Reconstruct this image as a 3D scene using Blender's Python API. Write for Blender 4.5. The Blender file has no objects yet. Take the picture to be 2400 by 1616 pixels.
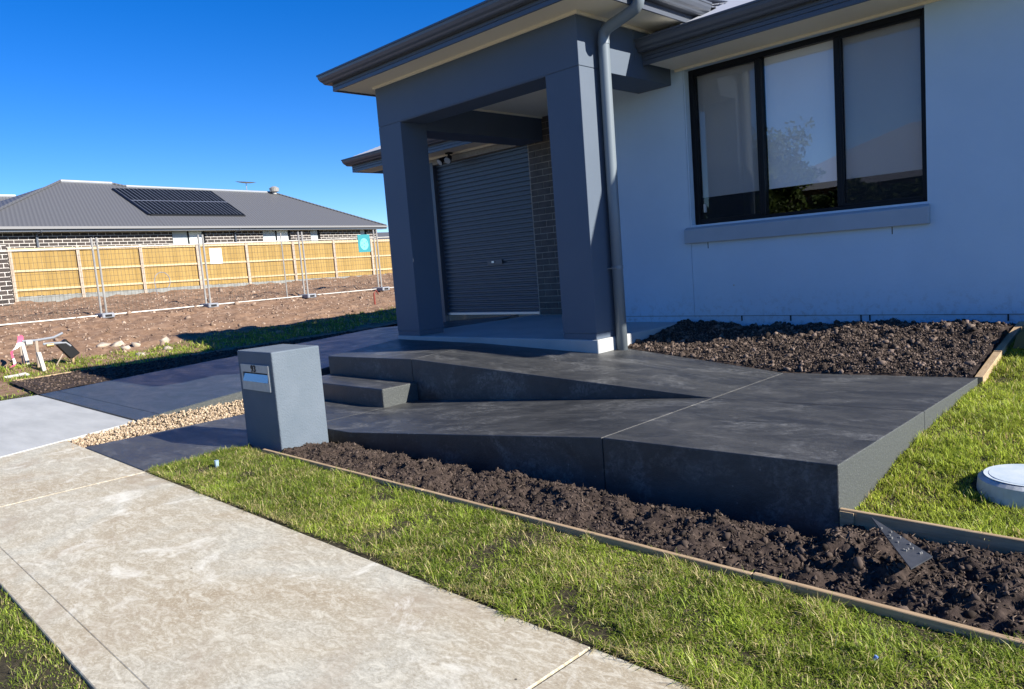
import bpy, bmesh, math, random
import numpy as np
from mathutils import Matrix, Vector
random.seed(7)
rng = np.random.default_rng(11)
SC = bpy.context.scene
COL = SC.collection
# ------------------------------------------------------------------ camera
cam_d = bpy.data.cameras.new("camera"); cam = bpy.data.objects.new("camera", cam_d); COL.objects.link(cam)
cam_d.sensor_width = 36; cam_d.lens = 26.15; cam_d.clip_start = 0.05; cam_d.clip_end = 3000
r_ = Vector((0.70957091, 0.70038537, -0.07726225)); u_ = Vector((-0.02200351, 0.13161937, 0.9910561)); f_ = Vector((-0.7042904, 0.70152453, -0.10880421))
M_ = Matrix((r_, u_, -f_)).transposed().to_4x4(); M_.translation = Vector((0, 0, 1.5))
cam.matrix_world = M_
SC.camera = cam
# ------------------------------------------------------------------ light
SUN = Vector((1.69, 0.446, 1.0)).normalized()
ELEV = math.asin(SUN.z); AZ = math.atan2(SUN.x, SUN.y)
wd = bpy.data.worlds.new("World"); SC.world = wd; wd.use_nodes = True
wn = wd.node_tree.nodes; wl = wd.node_tree.links
sky = wn.new('ShaderNodeTexSky'); sky.sky_type = 'NISHITA'; sky.sun_disc = False
sky.sun_elevation = ELEV; sky.sun_rotation = AZ; sky.altitude = 1800; sky.air_density = 1.0; sky.dust_density = 0.1; sky.ozone_density = 4.5
hsv = wn.new('ShaderNodeHueSaturation'); hsv.inputs['Saturation'].default_value = 1.33; hsv.inputs['Hue'].default_value = 0.514
wl.new(sky.outputs[0], hsv.inputs['Color']); wl.new(hsv.outputs[0], wn['Background'].inputs[0])
wn['Background'].inputs[1].default_value = 0.085
sd = bpy.data.lights.new("sun", 'SUN'); sd.energy = 5.0; sd.angle = math.radians(0.5); sd.color = (1.0, 0.94, 0.85)
so = bpy.data.objects.new("sun", sd); COL.objects.link(so)
so.rotation_euler = SUN.to_track_quat('Z', 'Y').to_euler(); so.location = (20, 5, 30)
SC.view_settings.view_transform = 'Standard'; SC.view_settings.look = 'None'
SC.view_settings.exposure = 1.04; SC.view_settings.gamma = 1.0; SC.view_settings.use_curve_mapping = False
SC.cycles.max_bounces = 6; SC.cycles.transparent_max_bounces = 12

# ------------------------------------------------------------------ noise
def vnoise(x, y, s=0):
    xi = np.floor(x).astype(np.int64); yi = np.floor(y).astype(np.int64)
    fx = x - xi; fy = y - yi
    fx = fx * fx * (3 - 2 * fx); fy = fy * fy * (3 - 2 * fy)
    def h(a, b):
        n = (a * 374761393 + b * 668265263 + s * 2147483647) & 0xffffffff
        n = ((n ^ (n >> 13)) * 1274126177) & 0xffffffff
        return ((n ^ (n >> 16)) & 0xffff) / 65535.0
    return (h(xi, yi) * (1 - fx) + h(xi + 1, yi) * fx) * (1 - fy) + (h(xi, yi + 1) * (1 - fx) + h(xi + 1, yi + 1) * fx) * fy
def fbm(x, y, o=4, s=0):
    a = 0.5; t = 0; f = 1.0
    for i in range(o):
        t = t + a * (vnoise(x * f, y * f, s + i * 17) - 0.5); a *= 0.55; f *= 2.03
    return t

# ------------------------------------------------------------------ materials
def mat(name, col=(0.5, 0.5, 0.5), rough=0.7, metal=0.0, spec=0.5):
    m = bpy.data.materials.new(name); m.use_nodes = True
    b = m.node_tree.nodes['Principled BSDF']
    b.inputs['Base Color'].default_value = (*col, 1); b.inputs['Roughness'].default_value = rough
    b.inputs['Metallic'].default_value = metal; b.inputs['Specular IOR Level'].default_value = spec
    return m
def NT(m): return m.node_tree.nodes, m.node_tree.links, m.node_tree.nodes['Principled BSDF']
def coords(m, scale=(1, 1, 1), rot=(0, 0, 0)):
    n, l, b = NT(m); g = n.new('ShaderNodeNewGeometry'); mp = n.new('ShaderNodeMapping')
    mp.inputs['Scale'].default_value = scale; mp.inputs['Rotation'].default_value = rot
    l.new(g.outputs['Position'], mp.inputs['Vector']); return mp.outputs[0]
def noise(m, vec, scale, detail=5, rough=0.6, dist=0.0):
    n, l, b = NT(m); t = n.new('ShaderNodeTexNoise'); t.inputs['Scale'].default_value = scale
    t.inputs['Detail'].default_value = detail; t.inputs['Roughness'].default_value = rough; t.inputs['Distortion'].default_value = dist
    l.new(vec, t.inputs['Vector']); return t.outputs['Fac']
def ramp(m, fac, stops):
    n, l, b = NT(m); r = n.new('ShaderNodeValToRGB'); e = r.color_ramp.elements
    while len(e) < len(stops): e.new(0.5)
    for k, (p, c) in enumerate(stops):
        e[k].position = p; e[k].color = (*c, 1) if len(c) == 3 else c
    l.new(fac, r.inputs['Fac']); return r.outputs['Color']
def mix(m, fac, a, b_, mode='MIX'):
    n, l, b = NT(m); x = n.new('ShaderNodeMix'); x.data_type = 'RGBA'; x.blend_type = mode
    for s, v in ((x.inputs[0], fac), (x.inputs[6], a), (x.inputs[7], b_)):
        if isinstance(v, (int, float)): s.default_value = v
        elif isinstance(v, tuple): s.default_value = (*v, 1)
        else: l.new(v, s)
    return x.outputs[2]
def bump(m, h, strength=0.3, dist=0.01):
    n, l, b = NT(m); bp = n.new('ShaderNodeBump'); bp.inputs['Strength'].default_value = strength; bp.inputs['Distance'].default_value = dist
    l.new(h, bp.inputs['Height']); l.new(bp.outputs[0], b.inputs['Normal'])
def setc(m, c, sock='Base Color'):
    n, l, b = NT(m); l.new(c, b.inputs[sock])
def vary(name, c1, c2, scale, rough=0.7, bs=0.2, bscale=60, bd=0.01, metal=0, sc=(1, 1, 1), lo=0.35, hi=0.65, detail=5):
    m = mat(name, c1, rough, metal); v = coords(m, sc)
    setc(m, ramp(m, noise(m, v, scale, detail), [(lo, c1), (hi, c2)]))
    if bs: bump(m, noise(m, v, bscale, 4), bs, bd)
    return m
# painted surfaces
M_wall = vary('render_wall', (0.50, 0.635, 0.745), (0.54, 0.675, 0.785), 1.3, 0.85, 0.35, 38, 0.006)
n_, l_, b_ = NT(M_wall); src = b_.inputs['Base Color'].links[0].from_socket
g_ = n_.new('ShaderNodeNewGeometry'); sp_ = n_.new('ShaderNodeSeparateXYZ'); l_.new(g_.outputs['Position'], sp_.inputs[0])
mr = n_.new('ShaderNodeMapRange'); mr.inputs['From Min'].default_value = 0.55; mr.inputs['From Max'].default_value = 1.0; mr.inputs['To Min'].default_value = 0.5; mr.inputs['To Max'].default_value = 0.0
l_.new(sp_.outputs['Z'], mr.inputs[0]); sn = ramp(M_wall, noise(M_wall, coords(M_wall), 14, 7, 0.8), [(0.5, (0, 0, 0)), (0.62, (1, 1, 1))])
ff = mix(M_wall, 1.0, sn, mr.outputs[0], 'MULTIPLY')
setc(M_wall, mix(M_wall, ff, src, (0.30, 0.27, 0.24)))
M_sill = vary('sill_paint', (0.34, 0.40, 0.45), (0.38, 0.44, 0.49), 2, 0.8, 0.15, 90, 0.004)
M_dark = vary('dark_painted_cladding', (0.078, 0.106, 0.146), (0.089, 0.117, 0.157), 0.9, 0.6, 0.08, 140, 0.003)
M_box = vary('letterbox_render', (0.105, 0.135, 0.165), (0.125, 0.155, 0.187), 3.0, 0.85, 0.7, 75, 0.008)
M_box_shade = vary('letterbox_shaded_face', (0.055, 0.062, 0.072), (0.075, 0.083, 0.095), 3.0, 0.85, 0.4, 160, 0.004)  # letterbox colour darkened for its shaded front; assigned to no face
M_gut = mat('charcoal_gutter_steel', (0.085, 0.097, 0.118), 0.38, 0.0)
M_pipe = mat('downpipe_paint', (0.175, 0.21, 0.235), 0.33)
M_soffit = vary('cream_soffit', (0.88, 0.80, 0.62), (0.91, 0.84, 0.66), 0.8, 0.8, 0)
M_frame = mat('black_window_frame', (0.006, 0.0065, 0.008), 0.45, 0, 0.25)
M_black = mat('black_void', (0.006, 0.006, 0.007), 0.8)
M_white = mat('white_plastic', (0.48, 0.47, 0.42), 0.6)
M_galv = vary('galvanised_steel', (0.30, 0.29, 0.265), (0.42, 0.41, 0.375), 3, 0.5, 0, metal=0.4)
M_room = mat('room_lining', (0.03, 0.03, 0.03), 0.9)
M_blind = vary('roller_blind_fabric', (0.84, 0.83, 0.79), (0.87, 0.86, 0.82), 2, 0.9, 0)
M_zinc = mat('light_corrugated_roof', (0.36, 0.38, 0.42), 0.4, 0.3)
def m_slabconc(name, dark, light, glints=True, rough=0.42, sunb=0.0):
    m = mat(name, dark, rough); v = coords(m, (0.55, 1.7, 1.0), (0, 0, 0.25)); v2 = coords(m)
    n, l, b = NT(m)
    a = noise(m, v, 2.1, 7, 0.65, 1.2); c = noise(m, v2, 9, 6, 0.7, 0.6)
    col = ramp(m, a, [(0.36, dark), (0.52, tuple((x + y) / 2 for x, y in zip(dark, light))), (0.72, light)])
    col = mix(m, 0.35, col, ramp(m, c, [(0.3, tuple(x * 0.7 for x in dark)), (0.75, light)]))
    if glints:  # pale dots: sparkle glints painted into the colour
        vo = n.new('ShaderNodeTexVoronoi'); vo.inputs['Scale'].default_value = 15; l.new(v2, vo.inputs['Vector'])
        msk = noise(m, v2, 1.6, 3, 0.6)
        s1 = ramp(m, vo.outputs['Distance'], [(0.05, (1, 1, 1)), (0.10, (0, 0, 0))])
        s2 = ramp(m, msk, [(0.50, (0, 0, 0)), (0.62, (1, 1, 1))])
        f = mix(m, 1.0, s1, s2, 'MULTIPLY')
        col = mix(m, f, col, (0.26, 0.27, 0.26))
    sm = noise(m, coords(m, (0.7, 1.3, 1), (0, 0, -0.4)), 2.4, 8, 0.72, 0.6); sm2 = noise(m, v2, 26, 5, 0.75, 0.8)
    f2 = mix(m, 1.0, ramp(m, sm, [(0.50, (0, 0, 0)), (0.62, (1, 1, 1))]), ramp(m, sm2, [(0.40, (0, 0, 0)), (0.62, (0.75, 0.75, 0.75))]), 'MULTIPLY')
    col = mix(m, f2, col, tuple(min(1, x * (2.3 if glints else 1.4)) for x in light))
    setc(m, col)
    rr = ramp(m, a, [(0.3, (rough - 0.08,) * 3), (0.7, (rough + 0.14,) * 3)]); l.new(rr, b.inputs['Roughness'])
    bump(m, noise(m, v2, 40, 8, 0.8), 0.6, 0.009)
    return m
M_ramp = m_slabconc('sealed_charcoal_concrete', (0.030, 0.032, 0.034), (0.082, 0.083, 0.080))
M_drive = m_slabconc('sealed_driveway_concrete', (0.028, 0.042, 0.056), (0.048, 0.064, 0.080), False, 0.36)
def m_edge():
    m = mat('exposed_slab_edge', (0.1, 0.1, 0.1), 0.7); v = coords(m); n, l, b = NT(m)
    c = ramp(m, noise(m, v, 120, 4, 0.7), [(0.42, (0.042, 0.047, 0.047)), (0.56, (0.062, 0.070, 0.067)), (0.70, (0.15, 0.16, 0.15))])
    setc(m, c); bump(m, noise(m, v, 45, 5, 0.7), 0.5, 0.01); return m
M_edge = m_edge()
def m_foot():
    m = mat('stained_footpath_concrete', (0.4, 0.36, 0.3), 0.85); n, l, b = NT(m)
    v = coords(m); vs = coords(m, (0.8, 1.9, 1), (0, 0, -0.5))
    big = noise(m, v, 0.8, 4, 0.6, 0.8); st = noise(m, vs, 9, 8, 0.75, 1.2); fine = noise(m, coords(m, (1, 1.5, 1), (0, 0, 0.5)), 48, 6, 0.8, 0.5)
    c = ramp(m, big, [(0.34, (0.350, 0.285, 0.185)), (0.5, (0.395, 0.345, 0.245)), (0.64, (0.42, 0.400, 0.320))])
    c = mix(m, ramp(m, fine, [(0.36, (0.7, 0.7, 0.7)), (0.5, (0, 0, 0))]), c, (0.26, 0.220, 0.150))
    c = mix(m, ramp(m, st, [(0.47, (0, 0, 0)), (0.66, (0.75, 0.75, 0.75))]), c, (0.64, 0.61, 0.49))
    c = mix(m, ramp(m, fine, [(0.52, (0, 0, 0)), (0.66, (0.65, 0.65, 0.65))]), c, (0.66, 0.625, 0.50))
    c = mix(m, ramp(m, noise(m, v, 1.7, 7, 0.72, 0.4), [(0.52, (0, 0, 0)), (0.70, (0.75, 0.75, 0.75))]), c, (0.32, 0.255, 0.175))
    c = mix(m, ramp(m, noise(m, coords(m, (1, 1, 1), (0, 0, 1.2)), 1.9, 7, 0.75, 0.9), [(0.56, (0, 0, 0)), (0.68, (0.8, 0.8, 0.8))]), c, (0.68, 0.66, 0.56))
    vo = n.new('ShaderNodeTexVoronoi'); vo.inputs['Scale'].default_value = 5; l.new(v, vo.inputs['Vector'])
    c = mix(m, ramp(m, vo.outputs['Distance'], [(0.018, (1, 1, 1)), (0.035, (0, 0, 0))]), c, (0.05, 0.04, 0.03))
    setc(m, c); bump(m, st, 0.25, 0.006); return m
M_foot = m_foot()
M_apron = vary('pale_new_concrete', (0.36, 0.37, 0.355), (0.45, 0.46, 0.44), 2.5, 0.75, 0.2, 60, 0.004, sc=(0.4, 1.5, 1))
M_porch = vary('porch_slab_concrete', (0.36, 0.37, 0.36), (0.44, 0.45, 0.44), 1.5, 0.6, 0.1, 60, 0.003)
def m_soil(name, a, b_, c_, sc=26):
    m = mat(name, a, 0.95, spec=0.2); v = coords(m)
    c = ramp(m, noise(m, v, sc, 6, 0.75), [(0.34, a), (0.52, b_), (0.70, c_)])
    c = mix(m, ramp(m, noise(m, v, 1.3, 4), [(0.4, (0, 0, 0)), (0.65, (0.5, 0.5, 0.5))]), c, b_)
    setc(m, c); bump(m, noise(m, v, sc * 2.2, 5, 0.8), 0.6, 0.012); return m
M_mulch = m_soil('dark_garden_soil', (0.020, 0.014, 0.011), (0.050, 0.036, 0.029), (0.095, 0.070, 0.056))
M_dirt = m_soil('bare_clay_dirt', (0.13, 0.076, 0.045), (0.235, 0.148, 0.094), (0.36, 0.25, 0.17), 5)
M_under = m_soil('thatch_and_soil', (0.022, 0.018, 0.011), (0.050, 0.042, 0.024), (0.12, 0.10, 0.055), 40)
M_ground = m_soil('open_ground', (0.10, 0.075, 0.05), (0.12, 0.10, 0.06), (0.10, 0.12, 0.05), 0.6)
def m_attr(name, rough=0.8, trans=0.0, bs=0):
    m = mat(name, (0.1, 0.1, 0.1), rough, spec=0.25); n, l, b = NT(m)
    at = n.new('ShaderNodeAttribute'); at.attribute_name = 'tone'
    l.new(at.outputs['Color'], b.inputs['Base Color'])
    if trans:
        t = n.new('ShaderNodeBsdfTranslucent'); l.new(at.outputs['Color'], t.inputs['Color'])
        mx = n.new('ShaderNodeMixShader'); mx.inputs[0].default_value = trans
        l.new(b.outputs[0], mx.inputs[1]); l.new(t.outputs[0], mx.inputs[2]); l.new(mx.outputs[0], n['Material Output'].inputs['Surface'])
    return m
M_grass = m_attr('grass_blades', 0.5, 0.5)
M_clod = m_attr('soil_clods', 0.95)
M_stone = m_attr('pebbles', 0.8)
M_leaf = m_attr('tree_leaves', 0.5, 0.25)
def m_wood(name, a, b_, axis=(1, 14, 14)):
    m = mat(name, a, 0.75); v = coords(m, axis)
    setc(m, ramp(m, noise(m, v, 3, 6, 0.7, 0.4), [(0.3, a), (0.7, b_)])); bump(m, noise(m, v, 8, 4), 0.3, 0.004); return m
M_timx = m_wood('pine_edging_timber', (0.30, 0.20, 0.105), (0.50, 0.37, 0.22), (1.2, 16, 16))
M_timy = m_wood('pine_edging_timber_b', (0.30, 0.20, 0.105), (0.50, 0.37, 0.22), (16, 1.2, 16))
def m_paling():
    m = mat('new_paling_timber', (0.5, 0.33, 0.14), 0.8); n, l, b = NT(m)
    oi = n.new('ShaderNodeObjectInfo'); v = coords(m, (9, 9, 0.8))
    c = ramp(m, noise(m, v, 3, 5), [(0.3, (0.29, 0.182, 0.045)), (0.7, (0.375, 0.255, 0.080))])
    c = mix(m, ramp(m, oi.outputs['Random'], [(0.0, (0, 0, 0)), (1.0, (0.55, 0.55, 0.55))]), c, (0.215, 0.135, 0.032)); setc(m, c); return m
M_pal = m_paling()
M_rail = m_wood('fence_rail_timber', (0.46, 0.34, 0.19), (0.58, 0.46, 0.28), (9, 0.6, 9))
M_post = m_wood('weathered_fence_post', (0.30, 0.24, 0.18), (0.46, 0.39, 0.31), (9, 9, 1))
M_sleeper = vary('concrete_plinth', (0.17, 0.18, 0.17), (0.26, 0.27, 0.25), 3, 0.9, 0.2, 30, 0.01)
def m_brick(name, bc1, bc2, mortar, sx, sz, swap=False, axis='y'):
    m = mat(name, bc1, 0.85); n, l, b = NT(m)
    g = n.new('ShaderNodeNewGeometry'); sp = n.new('ShaderNodeSeparateXYZ'); cb = n.new('ShaderNodeCombineXYZ')
    l.new(g.outputs['Position'], sp.inputs[0])
    l.new(sp.outputs['Y' if axis == 'y' else 'X'], cb.inputs[0]); l.new(sp.outputs['Z'], cb.inputs[1])
    t = n.new('ShaderNodeTexBrick'); l.new(cb.outputs[0], t.inputs['Vector'])
    t.inputs['Color1'].default_value = (*bc1, 1); t.inputs['Color2'].default_value = (*bc2, 1); t.inputs['Mortar'].default_value = (*mortar, 1)
    t.inputs['Scale'].default_value = 1; t.inputs['Brick Width'].default_value = sx; t.inputs['Row Height'].default_value = sz
    t.inputs['Mortar Size'].default_value = 0.012; t.inputs['Bias'].default_value = -0.2
    l.new(t.outputs['Color'], b.inputs['Base Color'])
    return m
M_nbrick = m_brick('neighbour_brickwork', (0.030, 0.025, 0.023), (0.070, 0.055, 0.048), (0.55, 0.52, 0.47), 0.42, 0.16)
M_tbrick = m_brick('terracotta_brickwork', (0.25, 0.09, 0.05), (0.32, 0.14, 0.08), (0.45, 0.40, 0.34), 0.30, 0.10, axis='x')
def m_nroof():
    m = mat('grey_corrugated_roof', (0.22, 0.22, 0.225), 0.6); n, l, b = NT(m)
    v = coords(m, (1, 1, 1), (0, 0, 0.192))
    w = n.new('ShaderNodeTexWave'); w.wave_type = 'BANDS'; w.bands_direction = 'Y'; w.inputs['Scale'].default_value = 1.7; l.new(v, w.inputs['Vector'])
    setc(m, mix(m, ramp(m, w.outputs['Fac'], [(0.35, (0, 0, 0)), (0.65, (1, 1, 1))]), (0.092, 0.094, 0.098), (0.106, 0.108, 0.112))); bump(m, w.outputs['Fac'], 0.5, 0.03); return m
M_nroof = m_nroof()
def m_panel():
    m = mat('solar_cells', (0.005, 0.007, 0.010), 0.18); n, l, b = NT(m); return m
M_panel = m_panel(); M_panel.node_tree.nodes['Principled BSDF'].inputs['Specular IOR Level'].default_value = 0.04; M_panel.node_tree.nodes['Principled BSDF'].inputs['Roughness'].default_value = 0.55
M_palum = mat('panel_rail_aluminium', (0.30, 0.31, 0.33), 0.4, 0.6)
M_pgrey = mat('window_pale_blind', (0.40, 0.45, 0.46), 0.5)
M_plight = mat('window_white_blind', (0.62, 0.66, 0.64), 0.5)
M_gutn = mat('pale_grey_gutter', (0.20, 0.20, 0.20), 0.5)
M_wire = mat('dull_wire', (0.075, 0.065, 0.05), 0.7)
M_block = vary('grey_plastic_block', (0.20, 0.22, 0.25), (0.27, 0.29, 0.32), 5, 0.7, 0)
M_brickp = vary('charcoal_face_brick', (0.085, 0.075, 0.066), (0.135, 0.117, 0.100), 6, 0.85, 0.5, 70, 0.006)
M_mortar = vary('pale_mortar', (0.30, 0.27, 0.22), (0.38, 0.34, 0.28), 20, 0.9, 0.3, 100, 0.003)
M_door = mat('blue_grey_roller_door', (0.085, 0.108, 0.132), 0.42)
M_alu = mat('brushed_aluminium', (0.55, 0.58, 0.6), 0.35, 0.7)
M_plate = vary('cream_plate', (0.43, 0.43, 0.39), (0.50, 0.50, 0.46), 20, 0.6, 0.1, 100, 0.002)
M_mirror = mat('polished_flap', (0.10, 0.19, 0.32), 0.25, 0.9)
M_asph = vary('asphalt', (0.045, 0.045, 0.047), (0.065, 0.065, 0.066), 8, 0.9, 0.4, 80, 0.01)
M_green = mat('dark_green_plastic', (0.02, 0.05, 0.03), 0.4)
M_pit = vary('weathered_pit_plastic', (0.40, 0.42, 0.40), (0.56, 0.58, 0.57), 8, 0.6, 0.25, 50, 0.004)
M_pitlid = vary('pit_lid_blue_grey', (0.42, 0.50, 0.55), (0.55, 0.60, 0.62), 6, 0.6, 0.25, 50, 0.004)
M_pink = mat('pink_tape', (0.75, 0.12, 0.2), 0.5)
M_teal = mat('teal_print', (0.012, 0.21, 0.24), 0.5)
M_cyan = mat('cyan_print', (0.14, 0.48, 0.50), 0.5)
M_paper = mat('white_sign', (0.78, 0.78, 0.76), 0.5)
M_ink = mat('grey_ink', (0.14, 0.14, 0.16), 0.6)
M_rust = mat('red_oxide', (0.22, 0.045, 0.03), 0.7)
M_rock = vary('pale_rubble', (0.33, 0.27, 0.20), (0.48, 0.42, 0.34), 6, 0.9, 0.5, 20, 0.02)
M_bark = mat('bark', (0.10, 0.075, 0.055), 0.9)
M_brass = mat('brass_tap', (0.45, 0.33, 0.15), 0.4, 0.8)
M_steel = vary('galvanised_dark_plate', (0.040, 0.045, 0.052), (0.07, 0.075, 0.085), 12, 0.5, 0, metal=0.2)
def m_glass():
    m = bpy.data.materials.new('window_glass'); m.use_nodes = True; n = m.node_tree.nodes; l = m.node_tree.links
    n.remove(n['Principled BSDF']); out = n['Material Output']
    lw = n.new('ShaderNodeLayerWeight'); lw.inputs['Blend'].default_value = 0.5
    pw = n.new('ShaderNodeMath'); pw.operation = 'POWER'; pw.inputs[1].default_value = 5.0; l.new(lw.outputs['Facing'], pw.inputs[0])
    fr = n.new('ShaderNodeMath'); fr.operation = 'MULTIPLY_ADD'; fr.inputs[1].default_value = 0.8; fr.inputs[2].default_value = 0.15; l.new(pw.outputs[0], fr.inputs[0])
    tr = n.new('ShaderNodeBsdfTransparent'); tr.inputs['Color'].default_value = (1, 1, 1, 1)
    gl = n.new('ShaderNodeBsdfGlossy'); gl.inputs['Roughness'].default_value = 0.004
    g = n.new('ShaderNodeNewGeometry'); ns = n.new('ShaderNodeTexNoise'); ns.inputs['Scale'].default_value = 1.4; bp = n.new('ShaderNodeBump')
    bp.inputs['Strength'].default_value = 0.012; bp.inputs['Distance'].default_value = 0.05
    l.new(g.outputs['Position'], ns.inputs['Vector']); l.new(ns.outputs['Fac'], bp.inputs['Height']); l.new(bp.outputs[0], gl.inputs['Normal'])
    mx = n.new('ShaderNodeMixShader'); l.new(fr.outputs[0], mx.inputs[0]); l.new(tr.outputs[0], mx.inputs[1]); l.new(gl.outputs[0], mx.inputs[2])
    l.new(mx.outputs[0], out.inputs['Surface']); return m
M_glass = m_glass()
def m_screen():
    m = bpy.data.materials.new('fly_screen_mesh'); m.use_nodes = True; n = m.node_tree.nodes; l = m.node_tree.links
    b = n['Principled BSDF']; b.inputs['Base Color'].default_value = (0.022, 0.024, 0.026, 1); b.inputs['Roughness'].default_value = 0.6
    tr = n.new('ShaderNodeBsdfTransparent'); mx = n.new('ShaderNodeMixShader'); mx.inputs[0].default_value = 0.34
    l.new(tr.outputs[0], mx.inputs[1]); l.new(b.outputs[0], mx.inputs[2]); l.new(mx.outputs[0], n['Material Output'].inputs['Surface']); return m
M_screen = m_screen()

# ------------------------------------------------------------------ object helpers
def wl_(o):
    p = Vector((0, 0, 0)); q = o
    while q is not None:
        p += q.location; q = q.parent
    return p
def link(name, me, parent=None, m=None, smooth=False):
    o = bpy.data.objects.new(name, me); COL.objects.link(o)
    if m is not None: me.materials.append(m)
    if smooth: me.polygons.foreach_set('use_smooth', [True] * len(me.polygons))
    if parent is not None:
        o.parent = parent; o.location = -wl_(parent)
    return o
def raw(name, V, F, m, parent=None, smooth=False, tone=None):
    me = bpy.data.meshes.new(name); V = np.asarray(V, np.float32)
    F = np.asarray(F, np.int32)
    k = F.shape[1]
    me.vertices.add(len(V)); me.vertices.foreach_set('co', V.ravel())
    me.loops.add(F.size); me.loops.foreach_set('vertex_index', F.ravel())
    me.polygons.add(len(F)); me.polygons.foreach_set('loop_start', np.arange(0, F.size, k, dtype=np.int32))
    me.polygons.foreach_set('loop_total', np.full(len(F), k, np.int32))
    me.update(calc_edges=True)
    if tone is not None:
        a = me.attributes.new('tone', 'FLOAT_COLOR', 'POINT'); t = np.ones((len(V), 4), np.float32); t[:, :3] = tone
        a.data.foreach_set('color', t.ravel())
    return link(name, me, parent, m, smooth)
def tag(o, label=None, cat=None, group=None, kind=None):
    if label: o['label'] = label
    if cat: o['category'] = cat
    if group: o['group'] = group
    if kind: o['kind'] = kind
    return o
def thing(name, loc, label, cat, group=None, kind=None):
    o = bpy.data.objects.new(name, None); COL.objects.link(o); o.location = loc; o.empty_display_size = 0.2
    return tag(o, label, cat, group, kind)
class MB:
    def __init__(s): s.v = []; s.f = []
    def add(s, V, F):
        n = len(s.v); s.v += [tuple(map(float, p)) for p in V]; s.f += [tuple(i + n for i in f) for f in F]; return s
    def box(s, x0, x1, y0, y1, z0, z1):
        V = [(x, y, z) for z in (z0, z1) for y in (y0, y1) for x in (x0, x1)]
        return s.add(V, [(0, 2, 3, 1), (4, 5, 7, 6), (0, 1, 5, 4), (2, 6, 7, 3), (0, 4, 6, 2), (1, 3, 7, 5)])
    def prism(s, prof, A, B):
        """prof: list of (d,z); A,B: (origin xyz, dvec) -> point = origin + d*dvec + z*Z"""
        n = len(prof)
        V = [Vector(o) + Vector(dv) * d + Vector((0, 0, z)) for (o, dv) in (A, B) for d, z in prof]
        F = [(i, (i + 1) % n, n + (i + 1) % n, n + i) for i in range(n)] + [tuple(range(n))[::-1], tuple(range(n, 2 * n))]
        return s.add(V, F)
    def poly(s, pts, z0, z1):
        """vertical prism of an xy outline; z0,z1 numbers or per-point lists"""
        n = len(pts); a = z0 if isinstance(z0, (list, tuple)) else [z0] * n; b = z1 if isinstance(z1, (list, tuple)) else [z1] * n
        V = [(p[0], p[1], a[i]) for i, p in enumerate(pts)] + [(p[0], p[1], b[i]) for i, p in enumerate(pts)]
        return s.add(V, [(i, (i + 1) % n, n + (i + 1) % n, n + i) for i in range(n)] + [tuple(range(n))[::-1], tuple(range(n, 2 * n))])
    def tube(s, pts, r, n=10, cap=True):
        pts = [Vector(p) for p in pts]; rr = r if isinstance(r, (list, tuple)) else [r] * len(pts); V = []; F = []
        up = None
        for i, p in enumerate(pts):
            a = pts[max(i - 1, 0)]; b = pts[min(i + 1, len(pts) - 1)]; t = (b - a).normalized()
            if up is None:
                up = t.orthogonal().normalized()
            up = (up - t * up.dot(t)).normalized(); w = t.cross(up)
            V += [p + (up * math.cos(2 * math.pi * k / n) + w * math.sin(2 * math.pi * k / n)) * rr[i] for k in range(n)]
        for i in range(len(pts) - 1):
            F += [(i * n + k, i * n + (k + 1) % n, (i + 1) * n + (k + 1) % n, (i + 1) * n + k) for k in range(n)]
        if cap: F += [tuple(range(n))[::-1], tuple((len(pts) - 1) * n + k for k in range(n))]
        return s.add(V, F)
    def build(s, name, m, parent=None, bevel=0, smooth=False, seg=1):
        me = bpy.data.meshes.new(name); me.from_pydata(s.v, [], s.f); me.update()
        bm = bmesh.new(); bm.from_mesh(me)
        bmesh.ops.recalc_face_normals(bm, faces=bm.faces)
        if bevel:
            ed = [e for e in bm.edges if len(e.link_faces) == 2 and e.calc_face_angle(0) > 0.5]
            bmesh.ops.bevel(bm, geom=ed, offset=bevel, segments=seg, profile=0.5, affect='EDGES', clamp_overlap=True)
        bm.to_mesh(me); bm.free()
        return link(name, me, parent, m, smooth)
def arc(c, r, a0, a1, n, ax='xz'):
    out = []
    for i in range(n + 1):
        a = a0 + (a1 - a0) * i / n
        out.append((c[0] + r * math.cos(a), c[1], c[2] + r * math.sin(a)) if ax == 'xz' else (c[0], c[1] + r * math.cos(a), c[2] + r * math.sin(a)))
    return out

# ------------------------------------------------------------------ terrain
def lot(x): return np.interp(-np.asarray(x, float), [13.6, 14, 16, 18, 20, 24, 28, 32, 36], [-0.03, 0.0, .08, .2, .42, .84, 1.12, 1.42, 1.5])
def hf(name, x0, x1, y0, y1, dx, dy, zf, m, kind=None, mask=None, parent=None):
    xs = np.linspace(x0, x1, max(2, int(round((x1 - x0) / dx)) + 1)); ys = np.linspace(y0, y1, max(2, int(round((y1 - y0) / dy)) + 1))
    X, Y = np.meshgrid(xs, ys); Z = zf(X, Y); nx = len(xs); ny = len(ys)
    i = np.arange(nx * ny).reshape(ny, nx)
    F = np.stack([i[:-1, :-1], i[:-1, 1:], i[1:, 1:], i[1:, :-1]], -1).reshape(-1, 4)
    if mask is not None:
        cx = (X[:-1, :-1] + X[1:, 1:]).ravel() / 2; cy = (Y[:-1, :-1] + Y[1:, 1:]).ravel() / 2; F = F[mask(cx, cy)]
    o = raw(name, np.stack([X.ravel(), Y.ravel(), Z.ravel()], 1), F, m, parent, True)
    if kind: o['kind'] = kind
    return o
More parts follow.
